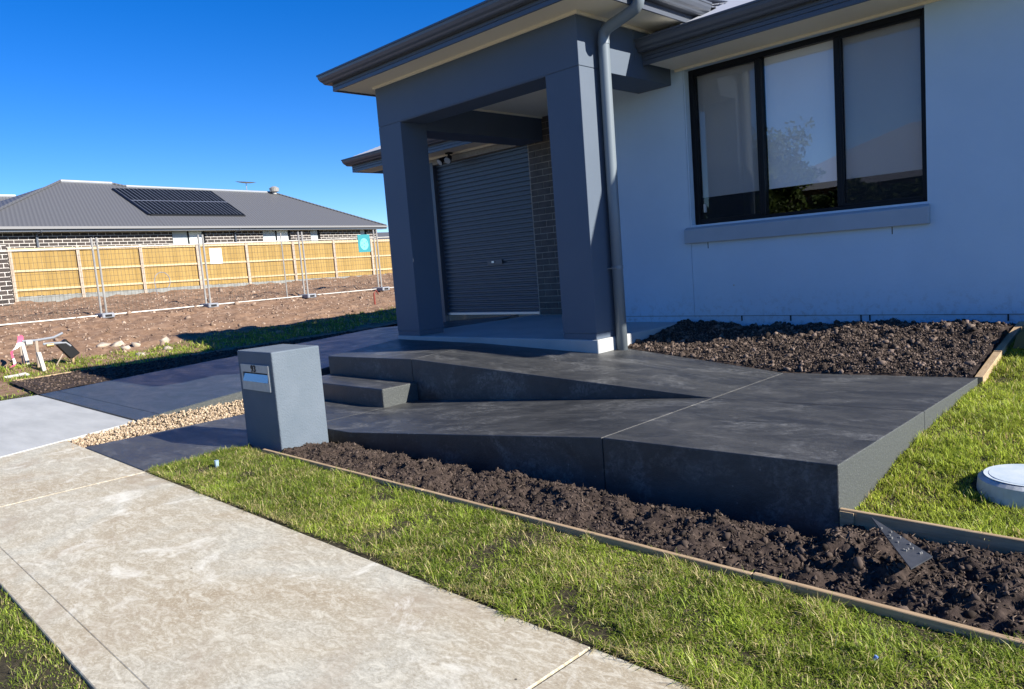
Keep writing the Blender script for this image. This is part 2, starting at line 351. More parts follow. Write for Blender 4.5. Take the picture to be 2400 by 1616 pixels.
# one far sheet to the horizon
gx = np.unique(np.concatenate([np.linspace(-1200, -60, 20), np.linspace(-60, -13.6, 40), np.linspace(-13.6, 3, 10), np.linspace(3, 1200, 30)]))
gy = np.unique(np.concatenate([np.linspace(-1200, -40, 16), np.linspace(-40, 60, 60), np.linspace(60, 1200, 16)]))
GX, GY = np.meshgrid(gx, gy)
GZ = np.where(GX < -13.6, lot(GX) - 0.16, -0.16)
gi = np.arange(GX.size).reshape(GX.shape)
gF = np.stack([gi[:-1, :-1], gi[:-1, 1:], gi[1:, 1:], gi[1:, :-1]], -1).reshape(-1, 4)
tag(raw('ground', np.stack([GX.ravel(), GY.ravel(), GZ.ravel()], 1), gF, M_ground, None, True), kind='structure')
# bare building lot (left)
def zlot(X, Y):
    base = lot(X)
    amp = np.clip((-X - 15.5) / 3, 0.12, 1)
    bank = 0.10 * np.exp(-((X + 25.5 + 0.6 * np.sin(Y * 0.9)) / 0.7) ** 2)
    return base + amp * (0.16 * fbm(X * 0.8, Y * 0.5, 3, 5) + 0.22 * fbm(X * 2.4, Y * 2.4, 4, 9) + 0.11 * fbm(X * 8, Y * 8, 3, 13)) + bank
tag(hf('dirt_lot', -33.5, -13.62, -4, 40, 0.11, 0.11, zlot, M_dirt), kind='structure')
# street side ----------------------------------------------------------------
tag(MB().box(-60, 40, -9.6, -1.9, -0.5, -0.13).build('road', M_asph), kind='structure')
tag(MB().box(-60, 40, -1.9, -1.75, -0.5, 0.0).box(-60, 40, -9.75, -9.6, -0.5, 0.0).build('road_kerb', M_sleeper, bevel=0.02), kind='structure')
tag(MB().box(-60, 40, -13.5, -9.75, -0.5, -0.02).build('far_verge', M_under), kind='structure')

# footpath slabs -------------------------------------------------------------
fp = thing('footpath', (-4, 1.4, 0), None, None, kind='structure')
def slab(name, x0, x1, y0, y1, z, m, par, th=0.1, bev=0.004, bord=True):
    b = MB().box(x0, x1, y0, y1, z - th, z); o = b.build(name, m, par, bevel=bev); return o
jx = [-30, -20.6, -11.32, -6.55, -1.785, 2.985, 7.755]
for a, b in zip(jx[:-1], jx[1:]):
    slab('concrete_slab', a + 0.006, b - 0.006, 0.845, 2.085, 0.0, M_foot, fp)
    slab('concrete_slab', a + 0.006, b - 0.006, 0.71, 0.8446, -0.0005, M_foot, fp)
# driveway apron (pale) over the verge: laid beside/over the footpath line, boundary diagonal
ap = MB(); ap.poly([(-13.55, -1.75), (-8.05, -1.75), (-8.62, 1.42), (-9.2, 2.90), (-13.6, 2.90)], -0.1, 0.008)
tag(ap.build('driveway_apron', M_apron, bevel=0.01), kind='structure')

# driveway -------------------------------------------------------------------
dw = thing('driveway', (-11.4, 6, 0), None, None, kind='structure')
def zd(x, y): # cross-sloped ramp up to the garage
    t = (x + 9.25) / (-13.6 + 9.25); return (y - 2.92) * (0.088 * (1 - t) + 0.046 * t)
def dslab(x0, x1, y0, y1, m=M_drive):
    nx, ny = 6, 8; mb = MB(); xs = np.linspace(x0, x1, nx); ys = np.linspace(y0, y1, ny); V = []; F = []
    for y in ys:
        for x in xs: V.append((x, y, zd(x, y) + 0.012))
    for j in range(ny - 1):
        for i in range(nx - 1): F.append((j * nx + i, j * nx + i + 1, (j + 1) * nx + i + 1, (j + 1) * nx + i))
    border = [i for i in range(nx)] + [j * nx + nx - 1 for j in range(1, ny)] + [(ny - 1) * nx + i for i in range(nx - 2, -1, -1)] + [j * nx for j in range(ny - 2, 0, -1)]
    n = len(V); V += [(V[k][0], V[k][1], -0.25) for k in border]; L = len(border)
    F += [(border[k], border[(k + 1) % L], n + (k + 1) % L, n + k) for k in range(L)]
    mb.add(V, F); return mb
dslab(-13.6, -9.26, 2.925, 3.17).build('concrete_slab', M_drive, dw)
dslab(-13.6, -9.26, 3.178, 6.4).build('concrete_slab', M_drive, dw)
dslab(-13.6, -9.26, 6.408, 9.45).build('concrete_slab', M_drive, dw)
MB().poly([(-9.26, 2.925), (-9.245, 2.925), (-9.245, 9.2), (-9.26, 9.2)], -0.25, [0.006, 0.006, zd(-9.25, 9.2), zd(-9.25, 9.2)]).build('slab_edge', M_edge, dw)

# entry path, ramps, landing, step --------------------------------------------
pth = thing('entry_path', (-7.4, 3, 0), None, None, kind='structure')
MB().box(-8.25, -6.62, 2.092, 3.95, -0.12, 0.004).build('concrete_slab', M_ramp, pth, bevel=0.006)
MB().box(-8.25, -6.86, 3.957, 5.24, -0.12, 0.004).build('concrete_slab', M_ramp, pth, bevel=0.006)

rp = thing('concrete_ramp', (-4.2, 5, 0), 'dark charcoal concrete switchback ramp rising to a landing beside the house', 'ramp')
def slope(name, pts, zs, m, par, z0=-0.12, bev=0.006):
    b = MB(); b.poly(pts, z0, zs); return b.build(name, m, par, bevel=bev, seg=2)
def two(o):  # give outer side faces the rough edge finish
    me = o.data; me.materials.append(M_edge)
    for p in me.polygons:
        if p.normal.x > 0.7: p.material_index = 1
    return o
XJ = -3.04
two(slope('front_landing', [(XJ + 0.004, 3.80), (-1.50, 3.80), (-1.50, 5.235), (XJ + 0.004, 5.235)], [0.305, 0.333, 0.333, 0.305], M_ramp, rp))
two(slope('rear_landing', [(XJ + 0.004, 5.241), (-1.50, 5.241), (-1.50, 6.57), (XJ + 0.004, 6.52)], [0.305, 0.333, 0.333, 0.305], M_ramp, rp))
slope('lower_ramp', [(-6.855, 3.80), (-6.10, 3.80), (XJ - 0.004, 3.80), (XJ - 0.004, 5.237), (-6.10, 5.237), (-6.855, 5.237)], [0.004, 0.012, 0.305, 0.305, 0.012, 0.004], M_ramp, rp)
slope('upper_ramp', [(-6.94, 5.243), (XJ - 0.004, 5.243), (XJ - 0.004, 6.52), (-5.095, 6.85), (-5.095, 6.405), (-6.94, 6.405)], [0.478, 0.305, 0.305, 0.44, 0.436, 0.512], M_ramp, rp)
slope('upper_ramp', [(-8.76, 5.243), (-6.946, 5.243), (-6.946, 6.405), (-8.76, 6.405)], [0.452, 0.478, 0.512, 0.535], M_ramp, rp)
st = MB().box(-8.72, -6.86, 4.74, 5.238, -0.1, 0.215).build('step', M_ramp, rp, bevel=0.014, seg=2); two(st)

# ------------------------------------------------------------------ house
hs = thing('house', (-5, 9, 0), 'new single storey rendered house with portico and dark gutters beside the ramp', 'house')
YW = 8.2
# porch slab
MB().box(-8.757, -5.092, 6.408, 9.3, -0.2, 0.585).build('porch_slab', M_porch, hs, bevel=0.008)
MB().box(-5.088, -5.0, 8.0, 8.198, 0.0, 0.60).build('slab_edge', M_porch, hs)
# front wall with window opening
WX0, WX1, WZ0, WZ1 = -4.93, -2.29, 1.785, 3.645
w = MB()
w.box(-6.5, -4.955, YW, YW + .25, 0.665, 3.70)
w.box(-4.949, WX0, YW, YW + .25, 0.665, 3.70)
w.box(WX1, -0.6, YW, YW + .25, 0.665, 3.70)
w.box(WX0, WX1, YW, YW + .25, 0.665, WZ0)
w.box(WX0, WX1, YW, YW + .25, WZ1, 3.70)
w.build('front_wall', M_wall, hs)
MB().box(-6.5, -0.605, YW + .012, YW + .24, -0.2, 0.66).build('wall_base', M_wall, hs)
MB().box(-6.5, -0.605, YW + .006, YW + .2, 0.659, 0.667).build('base_joint', M_gut, hs)
for x in (-4.32, -3.72, -2.95, -2.86, -1.62): MB().box(x - .005, x + .005, YW - .002, YW + .02, 0.60, 0.665).build('weep_hole', M_frame, hs)
for x in (-4.72, -2.62): MB().box(x - .004, x + .004, YW - .002, YW + .02, 1.49, 1.565).build('weep_hole', M_frame, hs)
MB().box(-6.5, -6.3, YW + .25, 9.3, -0.2, 3.7).build('return_wall', M_wall, hs)
MB().box(-0.85, -0.6, YW + .25, 16, -0.2, 3.70).build('side_wall', M_wall, hs)
# sill
MB().poly([(-5.01, 8.14), (-2.265, 8.14), (-2.265, 8.2), (-5.01, 8.2)], 1.565, [1.735, 1.735, 1.765, 1.765]).build('window_sill', M_sill, hs, bevel=0.006)
# window
win = MB(); y0, y1 = 8.285, 8.37
win.box(WX0, WX0 + .06, y0, y1, WZ0, WZ1); win.box(WX1 - .05, WX1, y0, y1, WZ0, WZ1)
win.box(WX0 + .06, WX1 - .05, y0, y1, WZ0, WZ0 + .045); win.box(WX0 + .06, WX1 - .05, y0, y1, WZ1 - .06, WZ1)
MX = (-4.035, -3.165)
for x in MX: win.box(x - .028, x + .028, y0 + .003, y1, WZ0 + .045, WZ1 - .06)
wf = win.build('window', M_frame, hs, bevel=0.005)
px = [WX0 + .06, MX[0] - .028, MX[0] + .028, MX[1] - .028, MX[1] + .028, WX1 - .05]
zb, zt = WZ0 + .045, WZ1 - .06
for i in range(3):
    a, b = px[2 * i], px[2 * i + 1]
    raw('pane', [(a, 8.338, zb), (b, 8.338, zb), (b, 8.338, zt), (a, 8.338, zt)], [(0, 1, 2, 3)], M_glass, wf)
    bl = MB().box(a + .012, b - .012, 8.375, 8.38, 2.14, zt + .03); bl.box(a + .012, b - .012, 8.37, 8.386, 2.115, 2.14); bl.build('blind', M_blind, wf)
    if i != 1:
        s = MB(); s.box(a, a + .018, 8.295, 8.318, zb, zt); s.box(b - .018, b, 8.295, 8.318, zb, zt)
        s.box(a + .018, b - .018, 8.295, 8.318, zb, zb + .022); s.box(a + .018, b - .018, 8.295, 8.318, zt - .022, zt)
        s.build('sash_frame', M_frame, wf)
        raw('fly_screen', [(a + .02, 8.307, zb + .02), (b - .02, 8.307, zb + .02), (b - .02, 8.307, zt - .02), (a + .02, 8.307, zt - .02)], [(0, 1, 2, 3)], M_screen, wf)
MB().box(-4.79, -4.765, 8.26, 8.29, 1.93, 2.03).build('latch', M_white, wf)
# dark room behind the window
rm = MB(); rm.add([(-6.2, 8.46, .6), (-0.9, 8.46, .6), (-0.9, 12, .6), (-6.2, 12, .6), (-6.2, 8.46, 3.68), (-0.9, 8.46, 3.68), (-0.9, 12, 3.68), (-6.2, 12, 3.68)],
                  [(0, 1, 2, 3), (4, 5, 6, 7), (2, 3, 7, 6), (0, 3, 7, 4), (1, 2, 6, 5)])
rm.build('room', M_room, hs)
# posts
for xa, xb in ((-8.757, -8.257), (-5.60, -5.117)):
    p = MB(); p.box(xa, xb, 6.42, 6.868, 0.655, 3.520); p.box(xa + .003, xb - .003, 6.423, 6.865, 0.586, 0.650)
    p.box(xa + .008, xb - .008, 6.428, 6.86, 0.640, 0.66); p.build('post', M_dark, hs, bevel=0.003)
# beams
bm_ = MB(); bm_.box(-8.757, -5.117, 6.42, 6.868, 3.527, 4.075); bm_.box(-8.75, -5.125, 6.427, 6.86, 3.515, 3.53); bm_.build('front_beam', M_dark, hs, bevel=0.003)
MB().box(-8.757, -8.257, 6.871, 9.298, 3.43, 4.075).build('side_beam', M_dark, hs, bevel=0.003)
MB().box(-5.60, -5.117, 6.871, 8.199, 3.508, 4.075).build('side_beam', M_dark, hs, bevel=0.003)
MB().box(-5.121, -5.110, 7.44, 7.46, 3.7, 4.07).build('beam_trim', M_dark, hs)
MB().box(-8.257, -5.60, 6.871, 9.3, 3.81, 3.83).build('porch_ceiling', M_soffit, hs)
MB().box(-8.257, -5.60, 6.9, 6.905, 3.80, 3.812).box(-8.257, -8.235, 6.9, 9.3, 3.785, 3.812).build('ceiling_trim', M_soffit, hs)
# soffits
def ring(x0, x1, y0, y1, xi0, xi1, yi0, z): # front + both sides
    m = MB(); m.box(x0, x1, y0, yi0, z, z + .02); m.box(x0, xi0, yi0, y1, z, z + .02); m.box(xi1, x1, yi0, y1, z, z + .02); return m
ring(-9.13, -4.665, 6.02, 8.45, -8.757, -5.117, 6.42, 4.078).build('portico_soffit', M_soffit, hs)
tr = MB(); tr.box(-8.79, -5.085, 6.395, 6.418, 4.045, 4.077); tr.box(-5.115, -5.092, 6.42, 8.19, 4.045, 4.077); tr.build('soffit_trim', M_soffit, hs)
MB().box(-5.05, -0.02, 7.62, 8.199, 3.672, 3.69).build('eave_soffit', M_soffit, hs)
MB().box(-5.05, -0.02, 8.175, 8.199, 3.645, 3.671).build('soffit_trim', M_soffit, hs)
MB().box(-13.06, -8.76, 8.87, 9.29, 3.585, 3.60).build('garage_soffit', M_soffit, hs)
MB().box(-12.6, -8.76, 9.26, 9.296, 3.55, 3.584).build('soffit_trim', M_soffit, hs)
# fascias and gutters
FAS = [(0, 0), (0.022, 0), (0.022, .045), (0.014, .05), (0.022, .055), (0.022, .09), (0.014, .095), (0.022, .1), (0.022, .2), (0, .2)]
GUT = [(0, 0.0), (0.07, 0.0), (0.085, .012), (0.095, .03), (0.118, .05), (0.135, .085), (0.14, .115), (0.15, .12), (0.15, .14), (0.135, .145), (0.13, .125), (0.0, .06)]
def run(name, prof, p0, p1, out, z, m, m0=0, m1=0):
    """profile run from p0 to p1 (xy), out = outward unit; m0/m1 mitre amounts along run"""
    d = Vector((p1[0] - p0[0], p1[1] - p0[1], 0)).normalized(); o3 = Vector((out[0], out[1], 0)); n = len(prof)
    V = []
    for (p, mm, sgn) in ((p0, m0, -1), (p1, m1, 1)):
        for a, zz in prof: V.append(Vector((p[0], p[1], z + zz)) + o3 * a + d * (sgn * mm * a))
    F = [(i, (i + 1) % n, n + (i + 1) % n, n + i) for i in range(n)] + [tuple(range(n))[::-1], tuple(range(n, 2 * n))]
    return MB().add(V, F).build(name, m, hs)
run('fascia', FAS, (-9.14, 6.02), (-4.66, 6.02), (0, -1), 4.06, M_gut, 1, 1)
run('fascia', FAS, (-4.66, 6.02), (-4.66, 8.4), (1, 0), 4.06, M_gut, 1, 0)
run('fascia', FAS, (-9.14, 9.4), (-9.14, 6.02), (-1, 0), 4.06, M_gut, 0, 1)
run('gutter', GUT, (-9.163, 5.997), (-4.637, 5.997), (0, -1), 4.155, M_gut, 1, 1)
run('gutter', GUT, (-4.637, 5.997), (-4.637, 8.15), (1, 0), 4.155, M_gut, 1, 0)
run('gutter', GUT, (-9.163, 9.4), (-9.163, 5.997), (-1, 0), 4.155, M_gut, 0, 1)
run('fascia', FAS, (-5.11, 7.62), (0, 7.62), (0, -1), 3.665, M_gut, 0, 1)
run('fascia', FAS, (0, 7.62), (0, 16), (1, 0), 3.665, M_gut, 1, 0)
run('gutter', GUT, (-5.11, 7.597), (0.023, 7.597), (0, -1), 3.80, M_gut, 0, 1)
run('gutter', GUT, (0.023, 7.597), (0.023, 16), (1, 0), 3.80, M_gut, 1, 0)
run('fascia', FAS, (-13.08, 8.87), (-8.76, 8.87), (0, -1), 3.58, M_gut, 1, 0)
run('gutter', GUT, (-13.10, 8.847), (-8.76, 8.847), (0, -1), 3.71, M_gut, 1, 0)
run('fascia', FAS, (-13.08, 16), (-13.08, 8.87), (-1, 0), 3.58, M_gut, 0, 1)
run('gutter', GUT, (-13.10, 16), (-13.10, 8.847), (-1, 0), 3.71, M_gut, 0, 1)
# roofs: corrugated plane built as real corrugation
def corr(mb, p0, p1, out_up, length0, length1, pitch=0.076, amp=0.009, k=4):
    """eave line p0->p1 (3d), out_up: unit slope vector, lengths at both ends (linear)"""
    p0 = Vector(p0); p1 = Vector(p1); up = Vector(out_up); L = (p1 - p0).length; n = max(1, int(L / pitch * k)); d = (p1 - p0) / n
    if L < 0.05: return mb
    nr = (p1 - p0).normalized().cross(up).normalized()
    if nr.z < 0: nr = -nr
    V = []; F = []
    for i in range(n + 1):
        a = amp * math.sin(2 * math.pi * i / k); t = i / n; l = length0 + (length1 - length0) * t
        V += [p0 + d * i + nr * a, p0 + d * i + nr * a + up * max(l, 0.001)]
        if i: F.append((2 * i - 2, 2 * i, 2 * i + 1, 2 * i - 1))
    return mb.add(V, F)
tp = math.radians(22.5); U = Vector((0, math.cos(tp), math.sin(tp)))
rf = MB()
Lr = 6.2
corr(rf, (-5.6, 7.49, 3.925), (-5.6 - 3.6, 7.49, 3.925), U, Lr, Lr)
corr(rf, (-5.6, 7.49, 3.925), (0.13 - Lr * math.cos(tp), 7.49, 3.925), U, Lr, Lr)
corr(rf, (0.13 - Lr * math.cos(tp), 7.49, 3.925), (0.13, 7.49, 3.925), U, Lr, 0.0)
corr(rf, (0.13, 7.49, 3.925), (0.13, 7.49 + Lr * math.cos(tp), 3.925), (-math.cos(tp), 0, math.sin(tp)), 0, Lr)
corr(rf, (0.13, 7.49 + Lr * math.cos(tp), 3.925), (0.13, 17, 3.925), (-math.cos(tp), 0, math.sin(tp)), Lr, Lr)
rf.build('roof', M_zinc, hs)
rg = MB(); Lg = 4.4
corr(rg, (-13.2, 8.74, 3.84), (-13.2 + Lg * math.cos(tp), 8.74, 3.84), U, 0, Lg)
corr(rg, (-13.2 + Lg * math.cos(tp), 8.74, 3.84), (-8.0, 8.74, 3.84), U, Lg, Lg)
corr(rg, (-13.2, 8.74, 3.84), (-13.2, 8.74 + Lg * math.cos(tp), 3.84), (math.cos(tp), 0, math.sin(tp)), 0, Lg)
corr(rg, (-13.2, 8.74 + Lg * math.cos(tp), 3.84), (-13.2, 17, 3.84), (math.cos(tp), 0, math.sin(tp)), Lg, Lg)
rg.build('garage_roof', M_zinc, hs)
rq = MB(); hp = 2.38 / math.cos(tp); ra, rb = -9.28, -4.52
corr(rq, (ra, 5.87, 4.27), ((ra + rb) / 2, 5.87, 4.27), U, 0, hp); corr(rq, ((ra + rb) / 2, 5.87, 4.27), (rb, 5.87, 4.27), U, hp, 0)
corr(rq, (rb, 5.87, 4.27), (rb, 5.87 + 2.38, 4.27), (-math.cos(tp), 0, math.sin(tp)), 0, hp)
corr(rq, (rb, 5.87 + 2.38, 4.27), (rb, 8.6, 4.27), (-math.cos(tp), 0, math.sin(tp)), hp, hp)
corr(rq, (rb, 8.6, 4.40), (rb - 2.38, 11, 5.40), (-math.cos(tp), 0, math.sin(tp)), hp, 0.01)
corr(rq, (ra, 5.87, 4.27), (ra, 5.87 + 2.38, 4.27), (math.cos(tp), 0, math.sin(tp)), 0, hp)
corr(rq, (ra, 5.87 + 2.38, 4.27), (ra, 11, 4.27), (math.cos(tp), 0, math.sin(tp)), hp, hp)
rq.build('portico_roof', M_zinc, hs)
# garage wall, roller door, brick pier
MB().box(-12.6, -11.12, 9.31, 9.5, -0.2, 3.6).build('garage_wall', M_mortar, hs)
MB().box(-12.6, -12.4, 9.5, 16, -.2, 3.6).build('garage_wall', M_mortar, hs)
gw = MB(); gw.box(-8.62, -6.5, 9.306, 9.5, -0.2, 3.84); gw.box(-11.12, -8.62, 9.306, 9.5, 3.45, 3.84)
gw.build('garage_wall', M_mortar, hs)
dr = MB(); prof = []; zz = 0.62; V = []; F = []
nz = 0
for i in range(37):
    for (dy, dz) in ((0, 0), (0, .030), (.030, .042), (.030, .064)):
        V += [(-11.12, 9.395 + dy, zz + dz), (-8.62, 9.395 + dy, zz + dz)]
    zz += 0.0775
for i in range(len(V) // 2 - 1): F.append((2 * i, 2 * i + 1, 2 * i + 3, 2 * i + 2))
dr.add(V, F); dro = dr.build('roller_door', M_door, hs)
MB().box(-11.115, -8.625, 9.365, 9.41, 0.588, 0.635).build('bottom_rail', M_alu, dro, bevel=0.004)
hb = MB().box(-9.88, -9.50, 9.37, 9.39, 1.50, 1.58).build('handle_plate', M_gut, dro)
MB().box(-9.75, -9.69, 9.355, 9.368, 1.525, 1.56).build('handle', M_alu, dro)
MB().box(-11.2, -11.10, 9.30, 9.40, 0.3, 3.5).build('door_jamb', M_gut, hs)
bc, bh, bl_ = 0.1045, 0.092, 0.285
brick_me = None; row = 0; z = 0.592
while z < 3.79:
    x = -8.60; k = 0; first = bl_ if row % 2 == 0 else bl_ * 0.5
    while x < -7.35:
        ln = first if k == 0 else bl_
        key = 'full' if ln == bl_ else 'half'
        if brick_me is None: brick_me = {}
        if key not in brick_me:
            o = MB().box(0, ln - .012, 0, 0.03, 0, bh).build('brick', M_brickp, hs, bevel=0.003); brick_me[key] = o.data
        else:
            o = bpy.data.objects.new('brick', brick_me[key]); COL.objects.link(o); o.parent = hs
        o.location = Vector((x + .005, 9.300 + random.uniform(-.003, .003), z)) - wl_(hs)
        x += ln; k += 1
    z += bc; row += 1
# floodlight under the garage eave
fl = thing('floodlight', (-10.45, 9.2, 3.5), 'small black twin floodlight with sensor hanging under the garage eave', 'light')
a = MB(); a.box(-10.50, -10.40, 9.12, 9.22, 3.555, 3.583); a.tube([(-10.45, 9.17, 3.56), (-10.45, 9.15, 3.47)], .02, 8); a.build('bracket', M_black, fl)
for sx in (-1, 1):
    c = MB(); c.tube([(-10.45 + sx * .05, 9.15, 3.50), (-10.45 + sx * .10, 9.08, 3.46), (-10.45 + sx * .11, 9.03, 3.42)], [.03, .05, .075], 12); lh = c.build('lamp_head', M_black, fl)
    MB().tube([(-10.45 + sx * .11, 9.029, 3.419), (-10.45 + sx * .112, 9.02, 3.412)], .062, 12).build('lens', M_plate, lh)
MB().tube([(-10.45, 9.13, 3.46), (-10.45, 9.10, 3.40)], .03, 10).build('sensor', M_white, fl)
# downpipe
PX, PY = -5.03, 6.76
pts = [(-4.55, PY, 4.24), (-4.55, PY, 4.10), (-4.56, PY, 4.05), (-4.60, PY, 4.015), (-4.66, PY, 3.995), (-4.92, PY, 3.93), (-4.98, PY, 3.91), (-5.02, PY, 3.87), (PX, PY, 3.80), (PX, PY, 2.0), (PX, PY, 0.36)]
dp = MB().tube(pts, 0.062, 20).build('downpipe', M_pipe, hs, smooth=True)
for z in (3.78, 1.36): MB().tube([(PX, PY, z - .02), (PX, PY, z + .02)], 0.066, 20).build('pipe_joint', M_pipe, dp)
cl = MB(); cl.box(-5.117, -5.0, 6.69, 6.83, 1.345, 1.36); cl.build('clip', M_galv, dp)
MB().tube([(-4.4, 8.19, 1.03 + 0.0), (-4.4, 8.199, 1.03)], .01, 6).build('pipe_screw', M_white, hs)

# ------------------------------------------------------------------ letterbox
lb = thing('letterbox', (-6.36, 3.29, 0), 'square blue grey rendered letterbox pillar standing between the lawn and the ramp', 'letterbox')
LX0, LX1, LY0, LY1 = -6.70, -6.035, 3.056, 3.53
b = MB(); sx0, sx1, sz0, sz1 = -6.575, -6.13, 0.615, 0.70
b.box(LX0, LX1, LY0 + .12, LY1, -0.1, 0.89)
b.box(LX0, sx0, LY0, LY0 + .12, -0.1, 0.89); b.box(sx1, LX1, LY0, LY0 + .12, -0.1, 0.89)
b.box(sx0, sx1, LY0, LY0 + .12, -0.1, sz0); b.box(sx0, sx1, LY0, LY0 + .12, sz1, 0.89)
lbm = MB(); lbm.box(LX0, LX1, LY0, LY1, -0.1, 0.89); bo = lbm.build('body', M_box, lb, bevel=0.012, seg=2)
bo.data.materials.append(M_box_shade)
plt = MB(); pf = LY0 - .014; pxa, pxb, pza, pzb = -6.622, -6.093, 0.535, 0.770
plt.box(pxa, pxb, pf, LY0, 0.700, pzb); plt.box(pxa, pxb, pf, LY0, pza, 0.613)
plt.box(pxa, pxa + .025, pf, LY0, 0.613, 0.700); plt.box(pxb - .025, pxb, pf, LY0, 0.613, 0.700)
po = plt.build('mail_plate', M_plate, lb)
fm = MB(); xa, xb = pxa + .027, pxb - .027
fm.add([(xa, pf - .004, .614), (xb, pf - .004, .614), (xb, LY0 - .003, .684), (xa, LY0 - .003, .684)], [(0, 1, 2, 3)]); fm.build('slot_flap', M_mirror, po)
MB().box(xa, xb, LY0 - .003, LY0 - .001, .680, .7).build('slot_gap', M_black, po)
cu = bpy.data.curves.new('house_number', 'FONT'); cu.body = '93'; cu.size = 0.084; cu.space_character = 1.2; cu.extrude = 0.003; cu.align_x = 'CENTER'; cu.offset = 0.002
tmp = bpy.data.objects.new('tmp', cu); COL.objects.link(tmp); bpy.context.view_layer.update()
me = bpy.data.meshes.new_from_object(tmp.evaluated_get(bpy.context.evaluated_depsgraph_get())); bpy.data.objects.remove(tmp)
R90 = Matrix.Translation((-6.372, pf - .003, 0.706)) @ Matrix.Rotation(math.pi / 2, 4, 'X'); me.transform(R90)
me.materials.clear(); no = link('house_number', me, po, M_frame)

# ------------------------------------------------------------------ timber edging
def board(par, x0, x1, y0, y1, z0, z1, m=M_timx):
    return MB().box(x0, x1, y0, y1, z0, z1).build('board', m, par, bevel=0.003)
eg = thing('timber_edging', (-3, 2.95, 0), 'long low pine edging board between the front lawn and the dark soil bed', 'garden edging')
xs = [-6.15, -3.9, -1.55, 0.85, 3.2]
for a, b in zip(xs[:-1], xs[1:]): board(eg, a + .003, b - .003, 2.93, 2.956 + random.uniform(0, .003), -0.12, 0.045 + random.uniform(-.006, .006))
for x in (-5.6, -3.95, -2.4, -1.5, 0.2): MB().box(x, x + .04, 2.958, 2.985, -.2, .02).build('peg', M_timx, eg)
eg2 = thing('timber_edging', (0, 3.79, 0), 'short pine edging board holding back the right lawn beside the ramp corner', 'garden edging')
board(eg2, -1.495, 0.9, 3.785, 3.81, -.12, 0.105); board(eg2, 0.906, 3.3, 3.785, 3.81, -.12, 0.105)
MB().poly([(-1.49, 3.775), (-1.42, 3.775), (-1.42, 3.784), (-1.49, 3.784)], 0.0, 0.095).build('peg', M_timx, eg2)
eg3 = thing('timber_edging', (-1.5, 7.3, 0.4), 'pine edging board running from the landing to the house wall', 'garden edging')
for a, b, za, zb_ in ((6.60, 7.2, .335, .45), (7.205, 8.15, .455, .60)):
    MB().poly([(-1.53, a), (-1.47, a), (-1.47, b), (-1.53, b)], 0.0, [za, za, zb_, zb_]).build('board', M_timy, eg3, bevel=0.003)

# ------------------------------------------------------------------ soil beds
def ramp_z(x): return np.interp(x, [-6.1, -3.04, -1.5], [0.0, 0.305, 0.333])
def zfront(X, Y):
    t = (Y - 2.95) / (3.8 - 2.95)
    ridge = np.sin(np.clip(t, 0, 1) * math.pi) ** 0.7
    z = 0.0 + 0.055 * ridge + 0.10 * fbm(X * 2.2, Y * 2.4, 3, 2) * ridge + 0.19 * fbm(X * 6.5, Y * 6.5, 4, 4) * (0.3 + 0.7 * ridge) + 0.05 * fbm(X * 26, Y * 26, 3, 6)
    z = z - 0.02 - 0.05 * np.clip((-X - 3.0) / 2.0, 0, 1) * np.clip(t * 1.6, 0.3, 1) - 0.08 * np.clip((t - 0.6) / 0.4, 0, 1) * (X < -1.5)
    z = z + 0.045 * np.clip((t - 0.5) / 0.4, 0, 1) * (X > -1.48)
    return np.where(X < -6.02, np.minimum(z, 0.0), z)
tag(hf('soil_bed', -6.03, 2.6, 2.958, 3.80, 0.013, 0.013, zfront, M_mulch), kind='structure')
def zback(X, Y):
    front = np.interp(X, [-5.1, -3.04, -1.5], [0.435, 0.300, 0.330]); t = np.clip((Y - 6.55) / 1.2, 0, 1)
    t = np.clip((Y - (6.53 + 0.33 * np.clip((-X - 3.04) / 2, 0, 1))) / 1.1, 0, 1)
    back = 0.585 + 0.03 * np.sin(X * 2)
    z = front - 0.01 + (back - front) * t ** 0.8
    return z + 0.10 * fbm(X * 2.5, Y * 2.5, 3, 31) * (0.3 + t) + 0.12 * fbm(X * 8, Y * 8, 4, 33) * (0.35 + 0.65 * t) + 0.03 * fbm(X * 30, Y * 30, 2, 35)
def mback(x, y): return (y > 6.54 + 0.33 * np.clip((-x - 3.04) / 2, 0, 1)) 
tag(hf('soil_bed', -5.09, -1.53, 6.5, 8.2, 0.017, 0.017, zback, M_mulch, mask=mback), kind='structure')

ICO_V = None
def ico(sub=1):
    bm = bmesh.new(); bmesh.ops.create_icosphere(bm, subdivisions=sub, radius=1.0)
    V = np.array([v.co[:] for v in bm.verts]); F = np.array([[v.index for v in f.verts] for f in bm.faces]); bm.free(); return V, F
IV, IF = ico(1)
def rot_rand(n):
    q = rng.normal(size=(n, 4)); q /= np.linalg.norm(q, axis=1)[:, None]; a, b, c, d = q.T
    return np.stack([np.stack([1 - 2 * (c * c + d * d), 2 * (b * c - a * d), 2 * (b * d + a * c)], -1), np.stack([2 * (b * c + a * d), 1 - 2 * (b * b + d * d), 2 * (c * d - a * b)], -1), np.stack([2 * (b * d - a * c), 2 * (c * d + a * b), 1 - 2 * (b * b + c * c)], -1)], 1)
OV = np.array([(1, 0, 0), (-1, 0, 0), (0, 1, 0), (0, -1, 0), (0, 0, 1), (0, 0, -1)], float); OF = np.array([(0, 2, 4), (2, 1, 4), (1, 3, 4), (3, 0, 4), (2, 0, 5), (1, 2, 5), (3, 1, 5), (0, 3, 5)])
